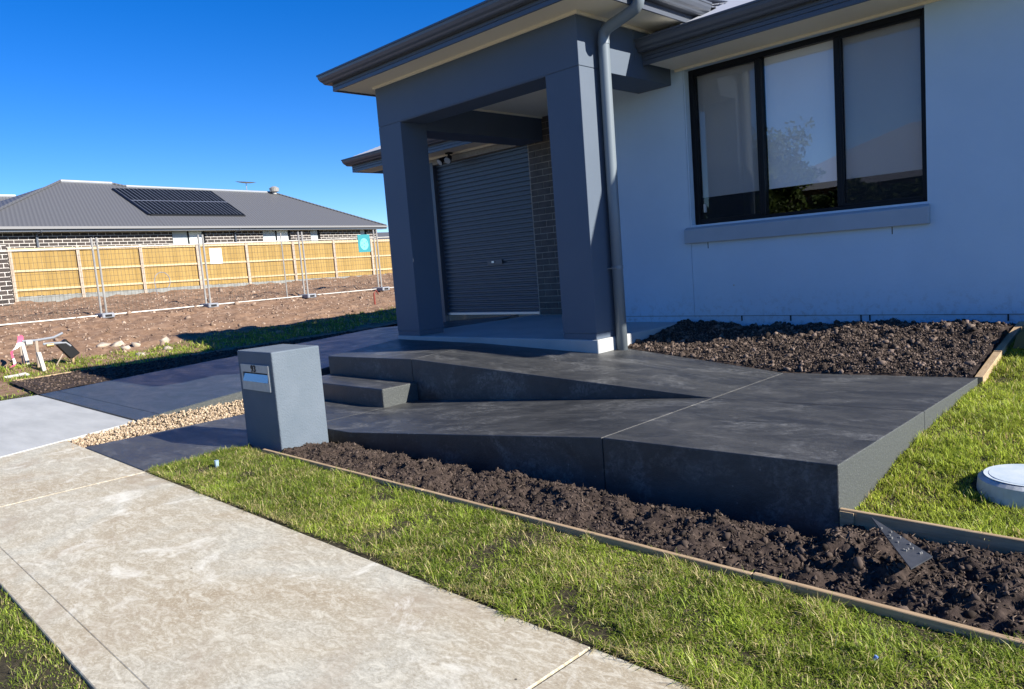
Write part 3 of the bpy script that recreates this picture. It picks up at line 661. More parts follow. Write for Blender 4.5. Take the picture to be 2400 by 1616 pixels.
def scatter(name, P, S, tones, m, jitter=0.25, aspect=(1, .8, .6), kind='stuff', label=None, cat=None, par=None, low=False):
    IV, IF = (OV, OF) if low else (globals()['IV'], globals()['IF'])
    n = len(P); base = IV; k = len(base)
    J = 1 + jitter * rng.uniform(-1, 1, size=(n, k, 1))
    sc = S[:, None, None] * np.array(aspect)[None, None, :] * rng.uniform(.7, 1.3, size=(n, 1, 3))
    Q = base[None] * J * sc
    Q = np.einsum('nij,nkj->nki', rot_rand(n), Q) + P[:, None, :]
    F = (IF[None] + (np.arange(n) * k)[:, None, None]).reshape(-1, 3)
    T = np.repeat(tones, k, 0)
    o = raw(name, Q.reshape(-1, 3), F, m, par, True, T); 
    return tag(o, label, cat, kind=kind)
def tonemix(n, a, b, p=1.0):
    t = rng.uniform(0, 1, (n, 1)) ** p; return np.array(a) * (1 - t) + np.array(b) * t
# clods
n = 15000; x = rng.uniform(-6.0, 2.2, n); y = rng.uniform(2.965, 3.79, n)
P = np.stack([x, y, zfront(x, y) + 0.002], 1)
scatter('soil_clods', P, rng.uniform(.004, .012, n) * (1 + 1.2 * (rng.uniform(size=n) > .93)), tonemix(n, (.022, .016, .012), (.105, .078, .062), 1.6), M_clod, label='loose crumbs and clods on the front soil bed', cat='soil')
n = 9000; x = rng.uniform(-6.0, 2.2, n); y = rng.uniform(2.965, 3.79, n); P = np.stack([x, y, zfront(x, y) + 0.006], 1)
scatter('mulch_chips', P, rng.uniform(.008, .02, n), tonemix(n, (.035, .025, .019), (.20, .15, .115), 2.2), M_clod, aspect=(1.2, .18, .14), low=True, label='small bark and straw chips on the front soil bed', cat='mulch')
n = 14000; x = rng.uniform(-5.05, -1.56, n); y = rng.uniform(6.56, 8.18, n); ok = mback(x, y - .03); x = x[ok]; y = y[ok]; n = len(x)
P = np.stack([x, y, zback(x, y) + 0.006], 1)
scatter('soil_clods', P, rng.uniform(.005, .014, n) * (1 + 1.9 * (rng.uniform(size=n) > .94)), tonemix(n, (.026, .019, .015), (.22, .165, .13), 2.0), M_clod, jitter=.35, label='lumpy dark clods piled against the house wall', cat='soil')
n = 22000; x = rng.uniform(-5.05, -1.56, n); y = rng.uniform(6.56, 8.18, n); ok = mback(x, y - .03); x = x[ok]; y = y[ok]; n = len(x)
scatter('soil_crumbs', np.stack([x, y, zback(x, y) + 0.010], 1), rng.uniform(.003, .009, n), tonemix(n, (.03, .022, .017), (.28, .21, .165), 2.0), M_clod, jitter=.3, aspect=(1.6, .7, .5), low=True, label='fine brown crumbs among the clods against the house wall', cat='soil')
# gravel strip between driveway and path
def gravx(y): return -8.25
n = 7000; y = rng.uniform(2.0, 5.9, n); lo = np.where(y < 2.93, -8.62 - (y - 1.42) * .395, -9.245); x = rng.uniform(0, 1, n) * (-8.27 - lo - .0) + lo
m_ = (y < 5.3) | (x < -8.78); x = x[m_]; y = y[m_]; n = len(x)
P = np.stack([x, y, rng.uniform(-.045, -.005, n) + 0.03 * np.clip((-x - 8.9) / .35, 0, 1)], 1)
scatter('gravel', P, rng.uniform(.009, .020, n), tonemix(n, (.20, .14, .085), (.56, .44, .30), 1.0), M_stone, jitter=.12, label='beige pebbles in the strip between driveway and entry path', cat='gravel')
tag(MB().poly([(-8.86, 2.03), (-8.25, 2.03), (-8.25, 9.2), (-9.245, 9.2), (-9.245, 2.93)], -.2, -.05).build('gravel_base', M_under), kind='structure')

# ------------------------------------------------------------------ grass
def turf(X, Y, seed): return 0.012 * fbm(X * 3, Y * 3, 3, seed) + 0.01
def zf1(X, Y): return -0.02 + turf(X, Y, 41) + 0.02 * np.clip((Y - 2.1) / .6, 0, 1)
def zf2(X, Y):
    b = np.interp(Y, [3.8, 4.12, 4.35, 4.70, 5.25, 6.69, 7.5, 8.3, 20], [.03, .05, .09, .16, .215, .30, .47, .56, .6])
    b = b + np.clip(0.085 - b, 0, 1) * np.clip((X + 1.3) / .5, 0, 1)
    return b - 0.025 + turf(X, Y, 43)
def zf3(X, Y): return -0.03 + turf(X, Y, 45)
tag(hf('lawn_soil', -6.62, 2.6, 2.088, 2.93, .05, .05, zf1, M_under), kind='structure')
tag(hf('lawn_soil', -1.498, 5.0, 3.81, 16, .08, .08, zf2, M_under), kind='structure')
tag(hf('lawn_soil', -8.0, 3.0, -1.75, 0.705, .08, .08, zf3, M_under), kind='structure')
tag(hf('lawn_soil', -22, -13.62, -1.75, 2.92, .12, .12, lambda X, Y: lot(X) * .6 - .01 + turf(X, Y, 46), M_under), kind='structure')
def grass(name, P, H, W, tones, lean=0.6, label=None, seg=2):
    n = len(P); b = rng.uniform(0, 2 * math.pi, n); a = b + math.pi / 2 + rng.uniform(-.7, .7, n); d = np.stack([np.cos(a), np.sin(a), 0 * a], 1)
    th = rng.uniform(.0, 1.25, n) * lean; cu_ = rng.uniform(.15, .95, n); H = H[:, None]; W = W[:, None]; bb = b + rng.uniform(-.8, .8, n)
    f = lambda t, q: np.stack([np.sin(t) * np.cos(q), np.sin(t) * np.sin(q), np.cos(t)], 1)
    p = [P]
    for i in range(seg): p.append(p[-1] + f(th + cu_ * i, b + (bb - b) * i / seg) * H / seg); p[-1][:, 2] = np.maximum(p[-1][:, 2], P[:, 2] + .005)
    wd = [1, .85, .6, .12] if seg == 3 else [1, .75, .12]
    V = np.stack([q + d * W * (w_ * sg_) for q, w_ in zip(p, wd) for sg_ in (-1, 1)], 1); k = 2 * (seg + 1)
    i = (np.arange(n) * k)[:, None]
    F = np.concatenate([i + [2 * j, 2 * j + 1, 2 * j + 3, 2 * j + 2] for j in range(seg)], 0)
    T = np.repeat(tones, k, 0).reshape(n, k, 3).copy()
    o = raw(name, V.reshape(-1, 3), F, M_grass, None, False, T.reshape(-1, 3)); return tag(o, label, 'grass', kind='stuff')
G1 = np.array((.200, .275, .034)); G2 = np.array((.420, .520, .075)); G3 = np.array((.62, .52, .27)); G4 = np.array((.050, .095, .020))
def gtone(x, y, dry=.12, seed=0, gb=0.5):
    boost = np.array((1.45, 1.35, 1.2)) if seed in (1, 5) else np.array((1.15, 1.15, 1.05))
    n = len(x); k = fbm(x * 2.3, y * 2.3, 3, 60 + seed) + .5; t = np.clip(k + rng.uniform(-.35, .35, n), 0, 1)[:, None]
    c = G4 * (1 - t) + G2 * t; t2 = np.clip(.5 + 1.8 * fbm(x * 6, y * 6, 2, 210 + seed), 0, 1)[:, None]; c = c * (.55 + .6 * t2); c = c * .7 + (G1 * (1 - gb) + G2 * gb) * .30
    dm = rng.uniform(size=n) < dry * (0.4 + 2.2 * np.clip(fbm(x * 3.1, y * 3.1, 3, 80 + seed) + .2, 0, 1)); c[dm] = G3 * rng.uniform(.6, 1.1, (dm.sum(), 1))
    return np.minimum(c * boost * rng.uniform(.55, 1.4, (n, 1)), .85)
def lawn(name, n, x0, x1, y0, y1, zf, h0, h1, w, dry, seed, label, clip=None, gb=.5, dens=True):
    x = rng.uniform(x0, x1, n); y = rng.uniform(y0, y1, n)
    if clip is not None: k = clip(x, y); x = x[k]; y = y[k]
    if dens:
        k = rng.uniform(size=len(x)) < np.clip(.78 + (3.2 if seed in (0, 2) else 1.2) * fbm(x * 2.9, y * 2.9, 3, 90 + seed), .07, 1); x = x[k]; y = y[k]
    hh = (h0 + (h1 - h0) * rng.uniform(0, 1, len(x)) ** 1.3) * np.clip(.9 + .9 * fbm(x * 4, y * 4, 2, 70 + seed), .5, 1.4) * np.clip(1 + 2.4 * fbm(x * 11, y * 11, 2, 170 + seed), .35, 1.9)
    grass(name, np.stack([x, y, zf(x, y) - .004], 1), hh, np.full(len(x), w) * rng.uniform(.7, 1.3, len(x)), gtone(x, y, dry, seed, gb), 1.0, label, 3 if seed == 0 else 2)
ed = lambda x, y: (y > 2.125 + .10 * (fbm(x * 4, x * 0, 4, 7))) & (x > -6.60 + (y - 2.1) * -.02) & ~((x < -6.0) & (y > 3.04))
lawn('front_lawn_grass', 210000, -6.62, 1.2, 2.08, 2.945, zf1, .022, .070, .0021, .30, 0, 'patchy green and straw coloured grass strip between footpath and soil bed', ed, .45)
pitout = lambda x, y: ((x - PCX) ** 2 + (y - PCY) ** 2) > .265 ** 2
PCX, PCY = -.80, 4.56
lawn('right_lawn_grass', 175000, -1.495, .2, 3.815, 8.3, zf2, .022, .062, .0026, .10, 1, 'bright green lawn to the right of the landing', lambda x, y: pitout(x, y) & (x < -.18 * y + .30), 1.0)
lawn('right_lawn_grass', 30000, -1.2, 4.5, 3.815, 12, zf2, .03, .07, .005, .10, 5, 'bright green lawn running past the corner of the house', lambda x, y: pitout(x, y) & (x >= -.18 * y + .29), 1.0)
lawn('near_lawn_grass', 80000, -5.4, -1.4, -.5, .715, zf3, .018, .05, .0019, .2, 2, 'grass verge on the near side of the footpath', lambda x, y: (y < .70 + .04 * fbm(x * 6, x * 0, 3, 8)), .5)
lawn('kerb_grass', 14000, -20.5, -13.55, -1.0, 2.92, lambda X, Y: lot(X) * .6 - .01 + turf(X, Y, 46), .03, .07, .006, .12, 3, 'grass at the left of the pale driveway apron', lambda x, y: x < -13.55, .5)
n = 9000; x = rng.uniform(-6.5, 1.4, n); k = rng.uniform(size=n) < np.clip(.35 + 2.5 * fbm(x * 3, x * 0, 3, 77), .03, 1); x = x[k]; n = len(x); y = 2.118 + .06 * fbm(x * 4, x * 0, 4, 7) + rng.uniform(-.025, .02, n)
grass('edge_grass', np.stack([x, y, np.full(n, .0)], 1), rng.uniform(.03, .085, n), rng.uniform(.0012, .0022, n), gtone(x, y, .5, 0, .5), 1.2, 'ragged grass runners hanging over the footpath edge', 3)
# weedy grass along the edge of the dirt lot
def wz(X, Y): return zlot(X, Y)
def wclip(x, y):
    c = -16.4 - .16 * (y - 4.5); return (np.abs(x - c + .3) < 1.0 + .9 * fbm(x * .7, y * .7, 3, 55)) 
lawn('weedy_grass', 70000, -19.5, -14.4, 2.9, 17, wz, .04, .12, .008, .15, 4, 'rough green grass along the edge of the bare dirt lot', wclip, .5)
# dark soil strip next to the driveway
def zstrip(X, Y): return lot(X) + .045 + (Y - 2.92) * .046 * np.clip((X + 15.6) / 2, 0, 1) + .05 * fbm(X * 4, Y * 4, 4, 21)
tag(hf('soil_bed', -15.55, -13.61, 2.9, 14, .06, .06, zstrip, M_mulch), kind='structure')
n = 2600; x = rng.uniform(-15.5, -13.65, n); y = rng.uniform(2.95, 9, n); P = np.stack([x, y, zstrip(x, y)], 1)
scatter('soil_clods', P, rng.uniform(.012, .035, n), tonemix(n, (.022, .016, .012), (.13, .095, .075), 1.6), M_clod, jitter=.3, label='dark clods on the soil strip left of the driveway', cat='soil')
eg4 = thing('timber_edging', (-15.8, 3.4, .08), 'short pale timber board lying between rough grass and dark soil by the driveway', 'garden edging')
MB().poly([(-15.62, 2.98), (-15.56, 2.98), (-15.70, 3.98), (-15.76, 3.98)], 0.0, .115).build('board', M_timy, eg4)

# dirt lot stones
n = 9000; x = -rng.uniform(17, 31.5, n); y = rng.uniform(-1, 24, n); P = np.stack([x, y, zlot(x, y)], 1)
scatter('dirt_rubble', P, rng.uniform(.012, .045, n) * (1 + 1.5 * (rng.uniform(size=n) > .97)), tonemix(n, (.12, .075, .05), (.42, .32, .24), 1.2), M_stone, jitter=.3, label='stones and clods scattered over the bare dirt lot', cat='rubble')

# ------------------------------------------------------------------ pit, bracket, rocks, small things
pt = thing('drain_pit', (-.80, 4.53, .1), 'round pale plastic pit riser with blue grey lid sunk in the right lawn', 'drain pit')
def disc(r0, r1, z0, z1, c, n=40):
    return MB().tube([(c[0], c[1], z0), (c[0], c[1], z0 + .005), (c[0], c[1], z1 - .015), (c[0], c[1], z1)], [r0, r0, r1, r1 - .02], n)
disc(.262, .240, -.05, .178, (-.80, 4.56)).build('riser', M_pit, pt, smooth=False)
disc(.214, .210, .179, .185, (-.80, 4.56)).build('lid', M_pitlid, pt)
br = thing('metal_bracket', (-1.05, 3.45, .1), 'dark steel nail plate lying on the soil near the ramp corner', 'metal plate')
A_, B_, C_ = Vector((-1.262, 3.57, .165)), Vector((-.975, 3.19, .115)), Vector((-.935, 3.34, .125)); up = Vector((0, 0, .006))
MB().add([A_, B_, C_, A_ + up, B_ + up, C_ + up], [(0, 2, 1), (3, 4, 5), (0, 1, 4, 3), (1, 2, 5, 4), (2, 0, 3, 5)]).build('plate', M_steel, br)
nb = MB()
for k in range(14):
    a, b2 = random.uniform(.25, .9), random.uniform(.15, .85); q = A_ + (B_ - A_) * a * (1 - b2) + (C_ - A_) * a * b2 + up
    nb.tube([q, q + Vector((0, 0, .007))], .004, 6)
tag(nb.build('nail_dimples', M_galv, br), kind='stuff')
def rock(loc, s, label, m=M_rock, cat='rock', grp=None, name='rock', asp=(1, .8, .6)):
    bm = bmesh.new()
    for q in rng.normal(size=(16, 3)):
        q = q / np.linalg.norm(q) * rng.uniform(.7, 1.15); bm.verts.new((q[0] * s, q[1] * s * .85, q[2] * s * .55))
    bmesh.ops.convex_hull(bm, input=bm.verts[:]); bmesh.ops.delete(bm, geom=[v for v in bm.verts if not v.link_faces], context='VERTS')
    bm.verts.index_update(); bmesh.ops.triangulate(bm, faces=bm.faces[:])
    V = np.array([v.co[:] for v in bm.verts]); F = np.array([[v.index for v in f.verts] for f in bm.faces]); bm.free()
    V = V + np.array((0, 0, s * .12)); o = raw(name, V, F, m, None, False); o.location = loc; return tag(o, label, cat, grp)
def lz(x, y, d=0.0): return float(zlot(np.array([x]), np.array([y]))[0]) + d
rock((-1.80, 7.55, .60), .085, 'brown clod like stone at the right end of the soil bed by the timber board', vary('brown_stone', (.10, .07, .05), (.2, .15, .11), 9, .9, .5, 30, .02))
for (x, y, s, t) in ((-18.9, 5.45, .20, 'largest pale rubble stone at the left of the rubble heap'), (-19.1, 5.85, .23, 'pale grey rubble stone behind the rubble heap'), (-18.3, 5.75, .15, 'flat pinkish rubble stone in the middle of the heap'),
                     (-18.6, 6.05, .17, 'cream rubble stone right of the middle of the heap'), (-18.5, 6.7, .20, 'pale yellow rubble stone half buried in the rough grass'), (-17.3, 6.3, .13, 'small white stone in the grass near the shadow edge'), (-17.1, 5.65, .14, 'flat tan stone beside the dark shadow')):
    rock((x, y, lz(x, y)), s, t)
# letter: standpipe, marker posts, tape, box
def post(name, x, y, h, wd, m, label, cat, lean=(0, 0)):
    z = lz(x, y, -.05); o = thing(name, (x, y, z), label, cat)
    MB().poly([(x - wd / 2, y - wd / 4), (x + wd / 2, y - wd / 4), (x + wd / 2, y + wd / 4), (x - wd / 2, y + wd / 4)], z, z + h).build('stake', m, o, bevel=.004)
    return o
def stake(x, y, h, wd, m, label, lean):
    z = lz(x, y, -.05); b = MB(); dx, dy = lean
    V = [(x + sx * wd / 2 + (dx if t else 0), y + sy * wd / 3 + (dy if t else 0), z + (h if t else 0)) for t in (0, 1) for sx, sy in ((-1, -1), (1, -1), (1, 1), (-1, 1))]
    b.add(V, [(0, 3, 2, 1), (4, 5, 6, 7), (0, 1, 5, 4), (1, 2, 6, 5), (2, 3, 7, 6), (3, 0, 4, 7)])
    return tag(b.build('stake', m, None, bevel=.006), label, 'stake')
stake(-17.87, 3.72, .56, .10, M_white, 'taller white painted stake beside the pink tape', (-.04, -.05))
stake(-16.7, 3.73, .42, .10, M_white, 'shorter white stake in the grass right of the water tap', (-.03, -.05))
tp_ = thing('water_tap', (-17.03, 3.72, .14), 'temporary water standpipe with grey meter pipework behind the white stakes', 'standpipe')
zg = lz(-17.03, 3.72)
MB().tube([(-17.03, 3.72, zg - .1), (-17.05, 3.74, zg + .52)], .03, 8).build('riser_pipe', M_post, tp_)
MB().tube([(-17.05, 3.50, zg + .54), (-17.05, 3.74, zg + .53), (-17.05, 4.05, zg + .55), (-17.05, 4.22, zg + .62)], .024, 8).build('cross_pipe', M_block, tp_)
MB().tube([(-17.05, 3.85, zg + .44), (-17.05, 4.25, zg + .42), (-17.05, 4.33, zg + .34)], .026, 8).build('outlet_pipe', M_block, tp_)
MB().tube([(-17.02, 3.55, zg + .50), (-17.02, 3.66, zg + .50)], .055, 10).build('water_meter', M_white, tp_)
MB().tube([(-17.02, 3.90, zg + .40), (-17.02, 4.02, zg + .40)], .04, 10).build('valve', M_brass, tp_)
bx = thing('meter_box', (-17.1, 4.25, .15), 'small tilted black box on a stick at the edge of the grass', 'meter box')
zg = lz(-17.1, 4.25)
V = []
for t, (oy, oz) in enumerate(((0, .42), (.22, .10))): V += [(-17.1 - .07, 4.08 + oy, zg + oz), (-17.1 + .07, 4.08 + oy, zg + oz), (-17.1 + .07, 4.26 + oy, zg + oz + .10), (-17.1 - .07, 4.26 + oy, zg + oz + .10)]
MB().add(V, [(0, 1, 2, 3), (4, 5, 6, 7), (0, 1, 5, 4), (1, 2, 6, 5), (2, 3, 7, 6), (3, 0, 4, 7)]).build('box', M_frame, bx, bevel=.01)
MB().tube([(-17.1, 4.36, zg + .16), (-17.1, 4.34, zg - .05)], .025, 6).build('stick', M_timx, bx)
MB().tube([(-17.1, 4.20, zg + .25), (-17.1, 4.02, zg - .02)], .012, 6).build('stick', M_post, bx)
tpz = lz(-17.5, 3.35)
V = []; F = []
for i in range(14):
    t = i / 13; x = -17.6 + .5 * t; yy = 3.58 - .32 * t + .05 * math.sin(t * 9); zq = tpz + .60 * (1 - t) + .02 + .03 * math.sin(t * 14); wv = .035 + .02 * math.sin(t * 7)
    V += [(x, yy - wv, zq), (x + .03 * math.sin(i), yy + wv, zq + .02)]
    if i: F.append((2 * i - 2, 2 * i - 1, 2 * i + 1, 2 * i))
tpo = raw('marker_tape', V, F, M_pink); tag(tpo, 'pink and white marker tape hanging from a thin stake at the left', 'tape')
MB().tube([(-17.62, 3.58, tpz - .1), (-17.60, 3.57, tpz + .66)], .018, 6).build('tape_stick', M_post, tpo)
V2 = []; F2 = []
for i in (3, 4, 5, 9, 10):
    a, b3 = V[2 * i], V[2 * i + 1]; c, d = V[2 * i + 2], V[2 * i + 3]; k = len(V2); V2 += [(q[0] + .006, q[1], q[2] + .003) for q in (a, b3, d, c)]; F2.append((k, k + 1, k + 2, k + 3))
raw('tape_stripe', V2, F2, M_paper, tpo)
wt = MB(); wt.tube([(-16.3, 2.98, .12), (-16.25, 3.15, .13), (-16.2, 3.3, .15), (-16.22, 3.36, .11)], .03, 7)
tag(wt.build('pipe_offcut', M_white, None), 'white plastic pipe offcut lying on the grass under the pink tape', 'pipe')
rp_ = MB(); zz_ = lz(-20.6, 14.3)
rp_.tube([(-20.6, 14.28, zz_ - .05), (-20.6, 14.28, zz_ + .40)], .03, 6); rp_.tube([(-20.6, 14.28, zz_ + .40), (-20.6, 14.38, zz_ + .5), (-20.6, 14.46, zz_ + .36)], .022, 6)
tag(rp_.build('marker_peg', M_rust, None), 'thin rust red hooked peg in the dirt in front of the temporary fence', 'peg')
# little clear tag in the lawn
tag(MB().tube([(-6.08, 2.49, -.01), (-6.08, 2.49, .062)], [.015, .019], 8).build('plastic_cup', mat('clear_blue_plastic', (.30, .42, .50), .2), None), 'small clear bluish plastic cap standing in the lawn corner', 'plastic cap')
tag(MB().tube([(-.912, 2.575, .02), (-.905, 2.58, .036)], .007, 8).build('bottle_cap', mat('blue_plastic', (.15, .25, .6), .3), None), 'tiny blue plastic scrap in the front lawn', 'bottle cap')
# green curved cover near the house wall
gc = MB(); c0 = Vector((-1.02, 7.72, .50)); V = []; F = []
for i in range(9):
    a = math.pi * i / 8
    for y in (7.35, 8.0): V.append((c0.x - .40 * math.cos(a), y, .46 + .30 * math.sin(a)))
    if i: F.append((2 * i - 2, 2 * i - 1, 2 * i + 1, 2 * i))
F += [tuple(2 * i for i in range(9)), tuple(2 * i + 1 for i in range(9))[::-1]]
tag(gc.add(V, F).build('garden_cover', M_green, None, smooth=False), 'dark green curved plastic cover on the lawn by the house wall', 'cover')

# ------------------------------------------------------------------ temporary mesh fence
FX = -24.0
ys = [0.2, 3.9, 7.08, 10.2, 13.75, 16.95, 20.2]
tops = {3.9: 2.9}
def fpanel(ya, yb, label, mid=False):
    z0 = float(lot(FX)) + .04; zt_ = z0 + 2.27; t = thing('temporary_fence_panel', (FX, (ya + yb) / 2, z0), label, 'fence panel', 'steel mesh panels of the temporary fence')
    for y in (ya + .07, yb - .07): MB().tube([(FX, y, z0 - .1), (FX, y, zt_ + .02)], .031, 7).build('upright', M_galv, t)
    MB().tube([(FX, ya + .07, zt_ - .28), (FX, yb - .07, zt_ - .28)], .02, 7).build('top_rail', M_galv, t)
    MB().tube([(FX, ya + .07, z0 + .02), (FX, yb - .07, z0 + .02)], .024, 7).build('bottom_rail', M_galv, t)
    if mid: MB().tube([(FX, yb - .75, z0), (FX, yb - .75, zt_)], .022, 7).build('upright', M_galv, t)
    ms = MB(); y = ya + .2
    while y < yb - .12:
        ms.tube([(FX + .01, y, z0 + .02), (FX + .01, y, zt_ - .28)], .0042, 3, False); y += .105
    z = z0 + .2
    while z < zt_ - .3:
        ms.tube([(FX + .013, ya + .07, z), (FX + .013, yb - .07, z)], .0042, 3, False); z += .16
    tag(ms.build('wire_mesh', M_wire, t), kind='stuff')
names = ['temporary fence panel cut by the left edge of view', 'temporary fence panel at the left with coil of cable behind it', 'temporary fence panel carrying the small white notice', 'temporary fence panel right of the white notice', 'temporary fence panel carrying the teal notice', 'temporary fence panel behind the portico post']
for i in range(1, 6): fpanel(ys[i], ys[i + 1] if i + 1 < len(ys) else ys[i] + 3.2, names[i - 1] if i > 0 else '', mid=(i == 3))
fl_lab = ['grey plastic fence foot beyond the left edge', 'grey fence foot under the nearest left pole pair', 'grey fence foot under the pole pair left of the white notice', 'low fence foot under the middle pole pair', 'pale blue grey fence foot under the teal notice', 'fence foot behind the portico post']
for i, y in enumerate(ys[1:]):
    z0 = float(lot(FX)) - .02; t = thing('fence_foot', (FX, y, z0), fl_lab[i], 'fence foot', 'plastic feet of the temporary fence')
    f = MB(); f.poly([(FX - .33, y - .17), (FX + .40, y - .17), (FX + .40, y + .17), (FX - .33, y + .17)], z0, [z0 + .14, z0 + .14, z0 + .14, z0 + .14]).build('block', M_block, t, bevel=.02)
    MB().box(FX + .402, FX + .408, y - .09, y + .09, z0 + .035, z0 + .10).build('hand_hole', M_black, t)
zf_ = float(lot(FX))
sg = thing('site_notice', (FX + .04, 10.65, zf_ + 1.6), 'small white printed notice wired to the temporary fence', 'sign')
MB().box(FX + .03, FX + .037, 10.42, 10.82, zf_ + 1.38, zf_ + 1.88).build('board', M_paper, sg)
ink = MB(); 
for k, (a, b2, zz2) in enumerate(((10.46, 10.62, 1.80), (10.68, 10.78, 1.79), (10.47, 10.66, 1.70), (10.68, 10.78, 1.69), (10.46, 10.60, 1.58), (10.63, 10.79, 1.59), (10.50, 10.56, 1.47), (10.60, 10.68, 1.47))):
    ink.box(FX + .037, FX + .040, a, b2, zf_ + zz2, zf_ + zz2 + .022)
ink.build('print', M_ink, sg)
sg2 = thing('site_notice', (FX + .04, 16.45, zf_ + 1.7), 'teal printed notice on the temporary fence near the portico post', 'sign')
MB().box(FX + .03, FX + .037, 16.12, 16.66, zf_ + 1.50, zf_ + 2.16).build('board', M_teal, sg2)
pr = MB(); cy_, cz_ = 16.39, zf_ + 1.80
pr.add([(FX + .040, cy_ + .19 * math.cos(a) * (1 if math.sin(a) < 0 else .95), cz_ + .22 * math.sin(a)) for a in np.linspace(0, 2 * math.pi, 20, endpoint=False)], [tuple(range(20))]); pr.build('print', M_cyan, sg2)
pd = MB()
for (dy, dz) in ((-.09, .12), (.11, .08), (-.11, -.04), (.0, .03), (.0, -.10)): pd.box(FX + .042, FX + .044, cy_ + dy - .015, cy_ + dy + .02, cz_ + dz - .02, cz_ + dz + .02)
pd.build('print_dots', M_teal, sg2)
cc = MB(); cz0 = lz(-30.5, 11.2)
cc.tube([(-30.5, 11.0, cz0), (-30.5, 10.95, cz0 + .5)] + [(-30.5, 11.25 + .30 * math.cos(a), cz0 + .55 + .35 * math.sin(a)) for a in np.linspace(math.pi, -1.4, 14)], .016, 6)
tag(cc.build('service_cable', M_block, None), 'looped grey service cable sticking out of the dirt before the timber fence', 'cable')

# ------------------------------------------------------------------ timber paling fence
tf = thing('paling_fence', (-32, 15, 1.3), 'new yellow pine paling fence with three rails in front of the brick house', 'fence')
def fb(y): return float(np.interp(y, [6.5, 24.5], [1.50, 1.27]))
def ft_(y): return float(np.interp(y, [6.5, 24.5], [3.42, 3.20]))
y = 6.62
pal = MB().box(0, .02, 0, .13, 0, 1.78)
pme = None
while y < 25.5:
    zb2 = fb(y) + .16
    if pme is None: o = pal.build('paling', M_pal, tf); pme = o.data
    else: o = bpy.data.objects.new('paling', pme); COL.objects.link(o); o.parent = tf
    o.location = Vector((-32.06 + random.uniform(-.006, .006), y, zb2 + random.uniform(-.012, .012))) - wl_(tf)
    o.scale.z = (ft_(y) - .05 - zb2) / 1.78
    y += .127
bays = [6.6, 8.82, 11.1, 13.45, 14.45, 16.35, 18.4, 20.3, 22.3, 24.4]
def seg(name, ya, yb, fz, h, x0, x1, m): 
    MB().poly([(x0, ya), (x1, ya), (x1, yb), (x0, yb)], [fz(ya)] * 2 + [fz(yb)] * 2, [fz(ya) + h] * 2 + [fz(yb) + h] * 2).build(name, m, tf)
bays2 = [6.6, 8.82, 11.1, 13.4, 15.6, 17.9, 20.1, 22.3, 24.5]
for a, b in zip(bays2[:-1], bays2[1:]):
    seg('rail', a + .06, b - .05, lambda y: ft_(y) - .11, .11, -32.04, -31.985, M_rail)
    seg('rail', a + .06, b - .05, lambda y: fb(y) * .43 + ft_(y) * .57 - .04, .075, -32.04, -31.99, M_rail)
    seg('rail', a + .06, b - .05, lambda y: fb(y) + .36, .075, -32.04, -31.99, M_rail)
    seg('plinth', a + .06, b - .05, lambda y: fb(y) - .18, .33, -32.05, -32.0, M_sleeper)
for a in bays2:
    MB().poly([(-32.05, a - .06), (-31.95, a - .06), (-31.95, a + .05), (-32.05, a + .05)], fb(a) - .3, ft_(a) + .04).build('post', M_post, tf)
tag(MB().box(-36, -31.7, -2, 6.45, .8, 3.55).build('garage_side_wall', M_nbrick, None), 'dark brick wall at the far left beside the paling fence', 'wall')
# remaining fence posts seen against it are part of the temporary fence

# ------------------------------------------------------------------ neighbour house
O = Vector((-40, 8.03, 0)); D = Vector((-4.8, 24.67, 0)).normalized(); N = Vector((-D.y, D.x, 0)); 
if N.x > 0: N = -N
nh = thing('neighbour_house', (-44, 20, 1.4), 'low brick house with grey hipped metal roof behind the paling fence', 'house')
def W(u, v, z): return O + D * u + N * v + Vector((0, 0, z))
EZ = 4.87; EU0, EU1 = -1.45, 25.15; T = math.tan(math.radians(22))
def obox(mb, u0, u1, v0, v1, z0, z1):
    V = [W(u, v, z) for z in (z0, z1) for v in (v0, v1) for u in (u0, u1)]
    return mb.add(V, [(0, 2, 3, 1), (4, 5, 7, 6), (0, 1, 5, 4), (2, 6, 7, 3), (0, 4, 6, 2), (1, 3, 7, 5)])
wins = [(8.59, 10.61, 0), (14.6, 16.74, 0), (18.39, 19.2, 1), (22.95, 23.58, 1)]
nb_ = MB(); u = EU0 + .5
for (a, b, k) in wins: obox(nb_, u, a, .5, .8, 1.0, EZ - .14); obox(nb_, a, b, .5, .8, 1.0, 2.2); u = b
obox(nb_, u, EU1 - .55, .5, .8, 1.0, EZ - .14)
nb_.build('wall', M_nbrick, nh)
nb_ = MB(); obox(nb_, EU1 - .85, EU1 - .55, .8, 12, 1.0, EZ - .14); nb_.build('wall', M_nbrick, nh)
for (a, b, k) in wins:
    wf2 = MB(); obox(wf2, a, a + .05, .55, .62, 2.2, EZ - .16); obox(wf2, b - .12, b, .55, .62, 2.2, EZ - .16)
    if not k: obox(wf2, (a + b) / 2 - .04, (a + b) / 2 + .04, .55, .62, 2.2, EZ - .16)
    w2 = wf2.build('window', M_frame, nh)
    if k:
        p_ = MB(); obox(p_, a + .05, b - .12, .60, .63, 2.2, EZ - .16); p_.build('pane', M_pgrey, w2)
    else:
        p_ = MB(); obox(p_, a + .05, (a + b) / 2 - .04, .60, .63, 2.2, EZ - .16); p_.build('pane', M_pgrey, w2)
        p_ = MB(); obox(p_, (a + b) / 2 + .04, b - .12, .60, .63, 2.2, EZ - .16); p_.build('pane', M_plight, w2)
g_ = MB(); obox(g_, EU0, EU1, -.12, 0, EZ - .10, EZ + .02); obox(g_, EU1 - .0, EU1 + .12, 0, 14, EZ - .10, EZ + .02); g_.build('gutter', M_gutn, nh)
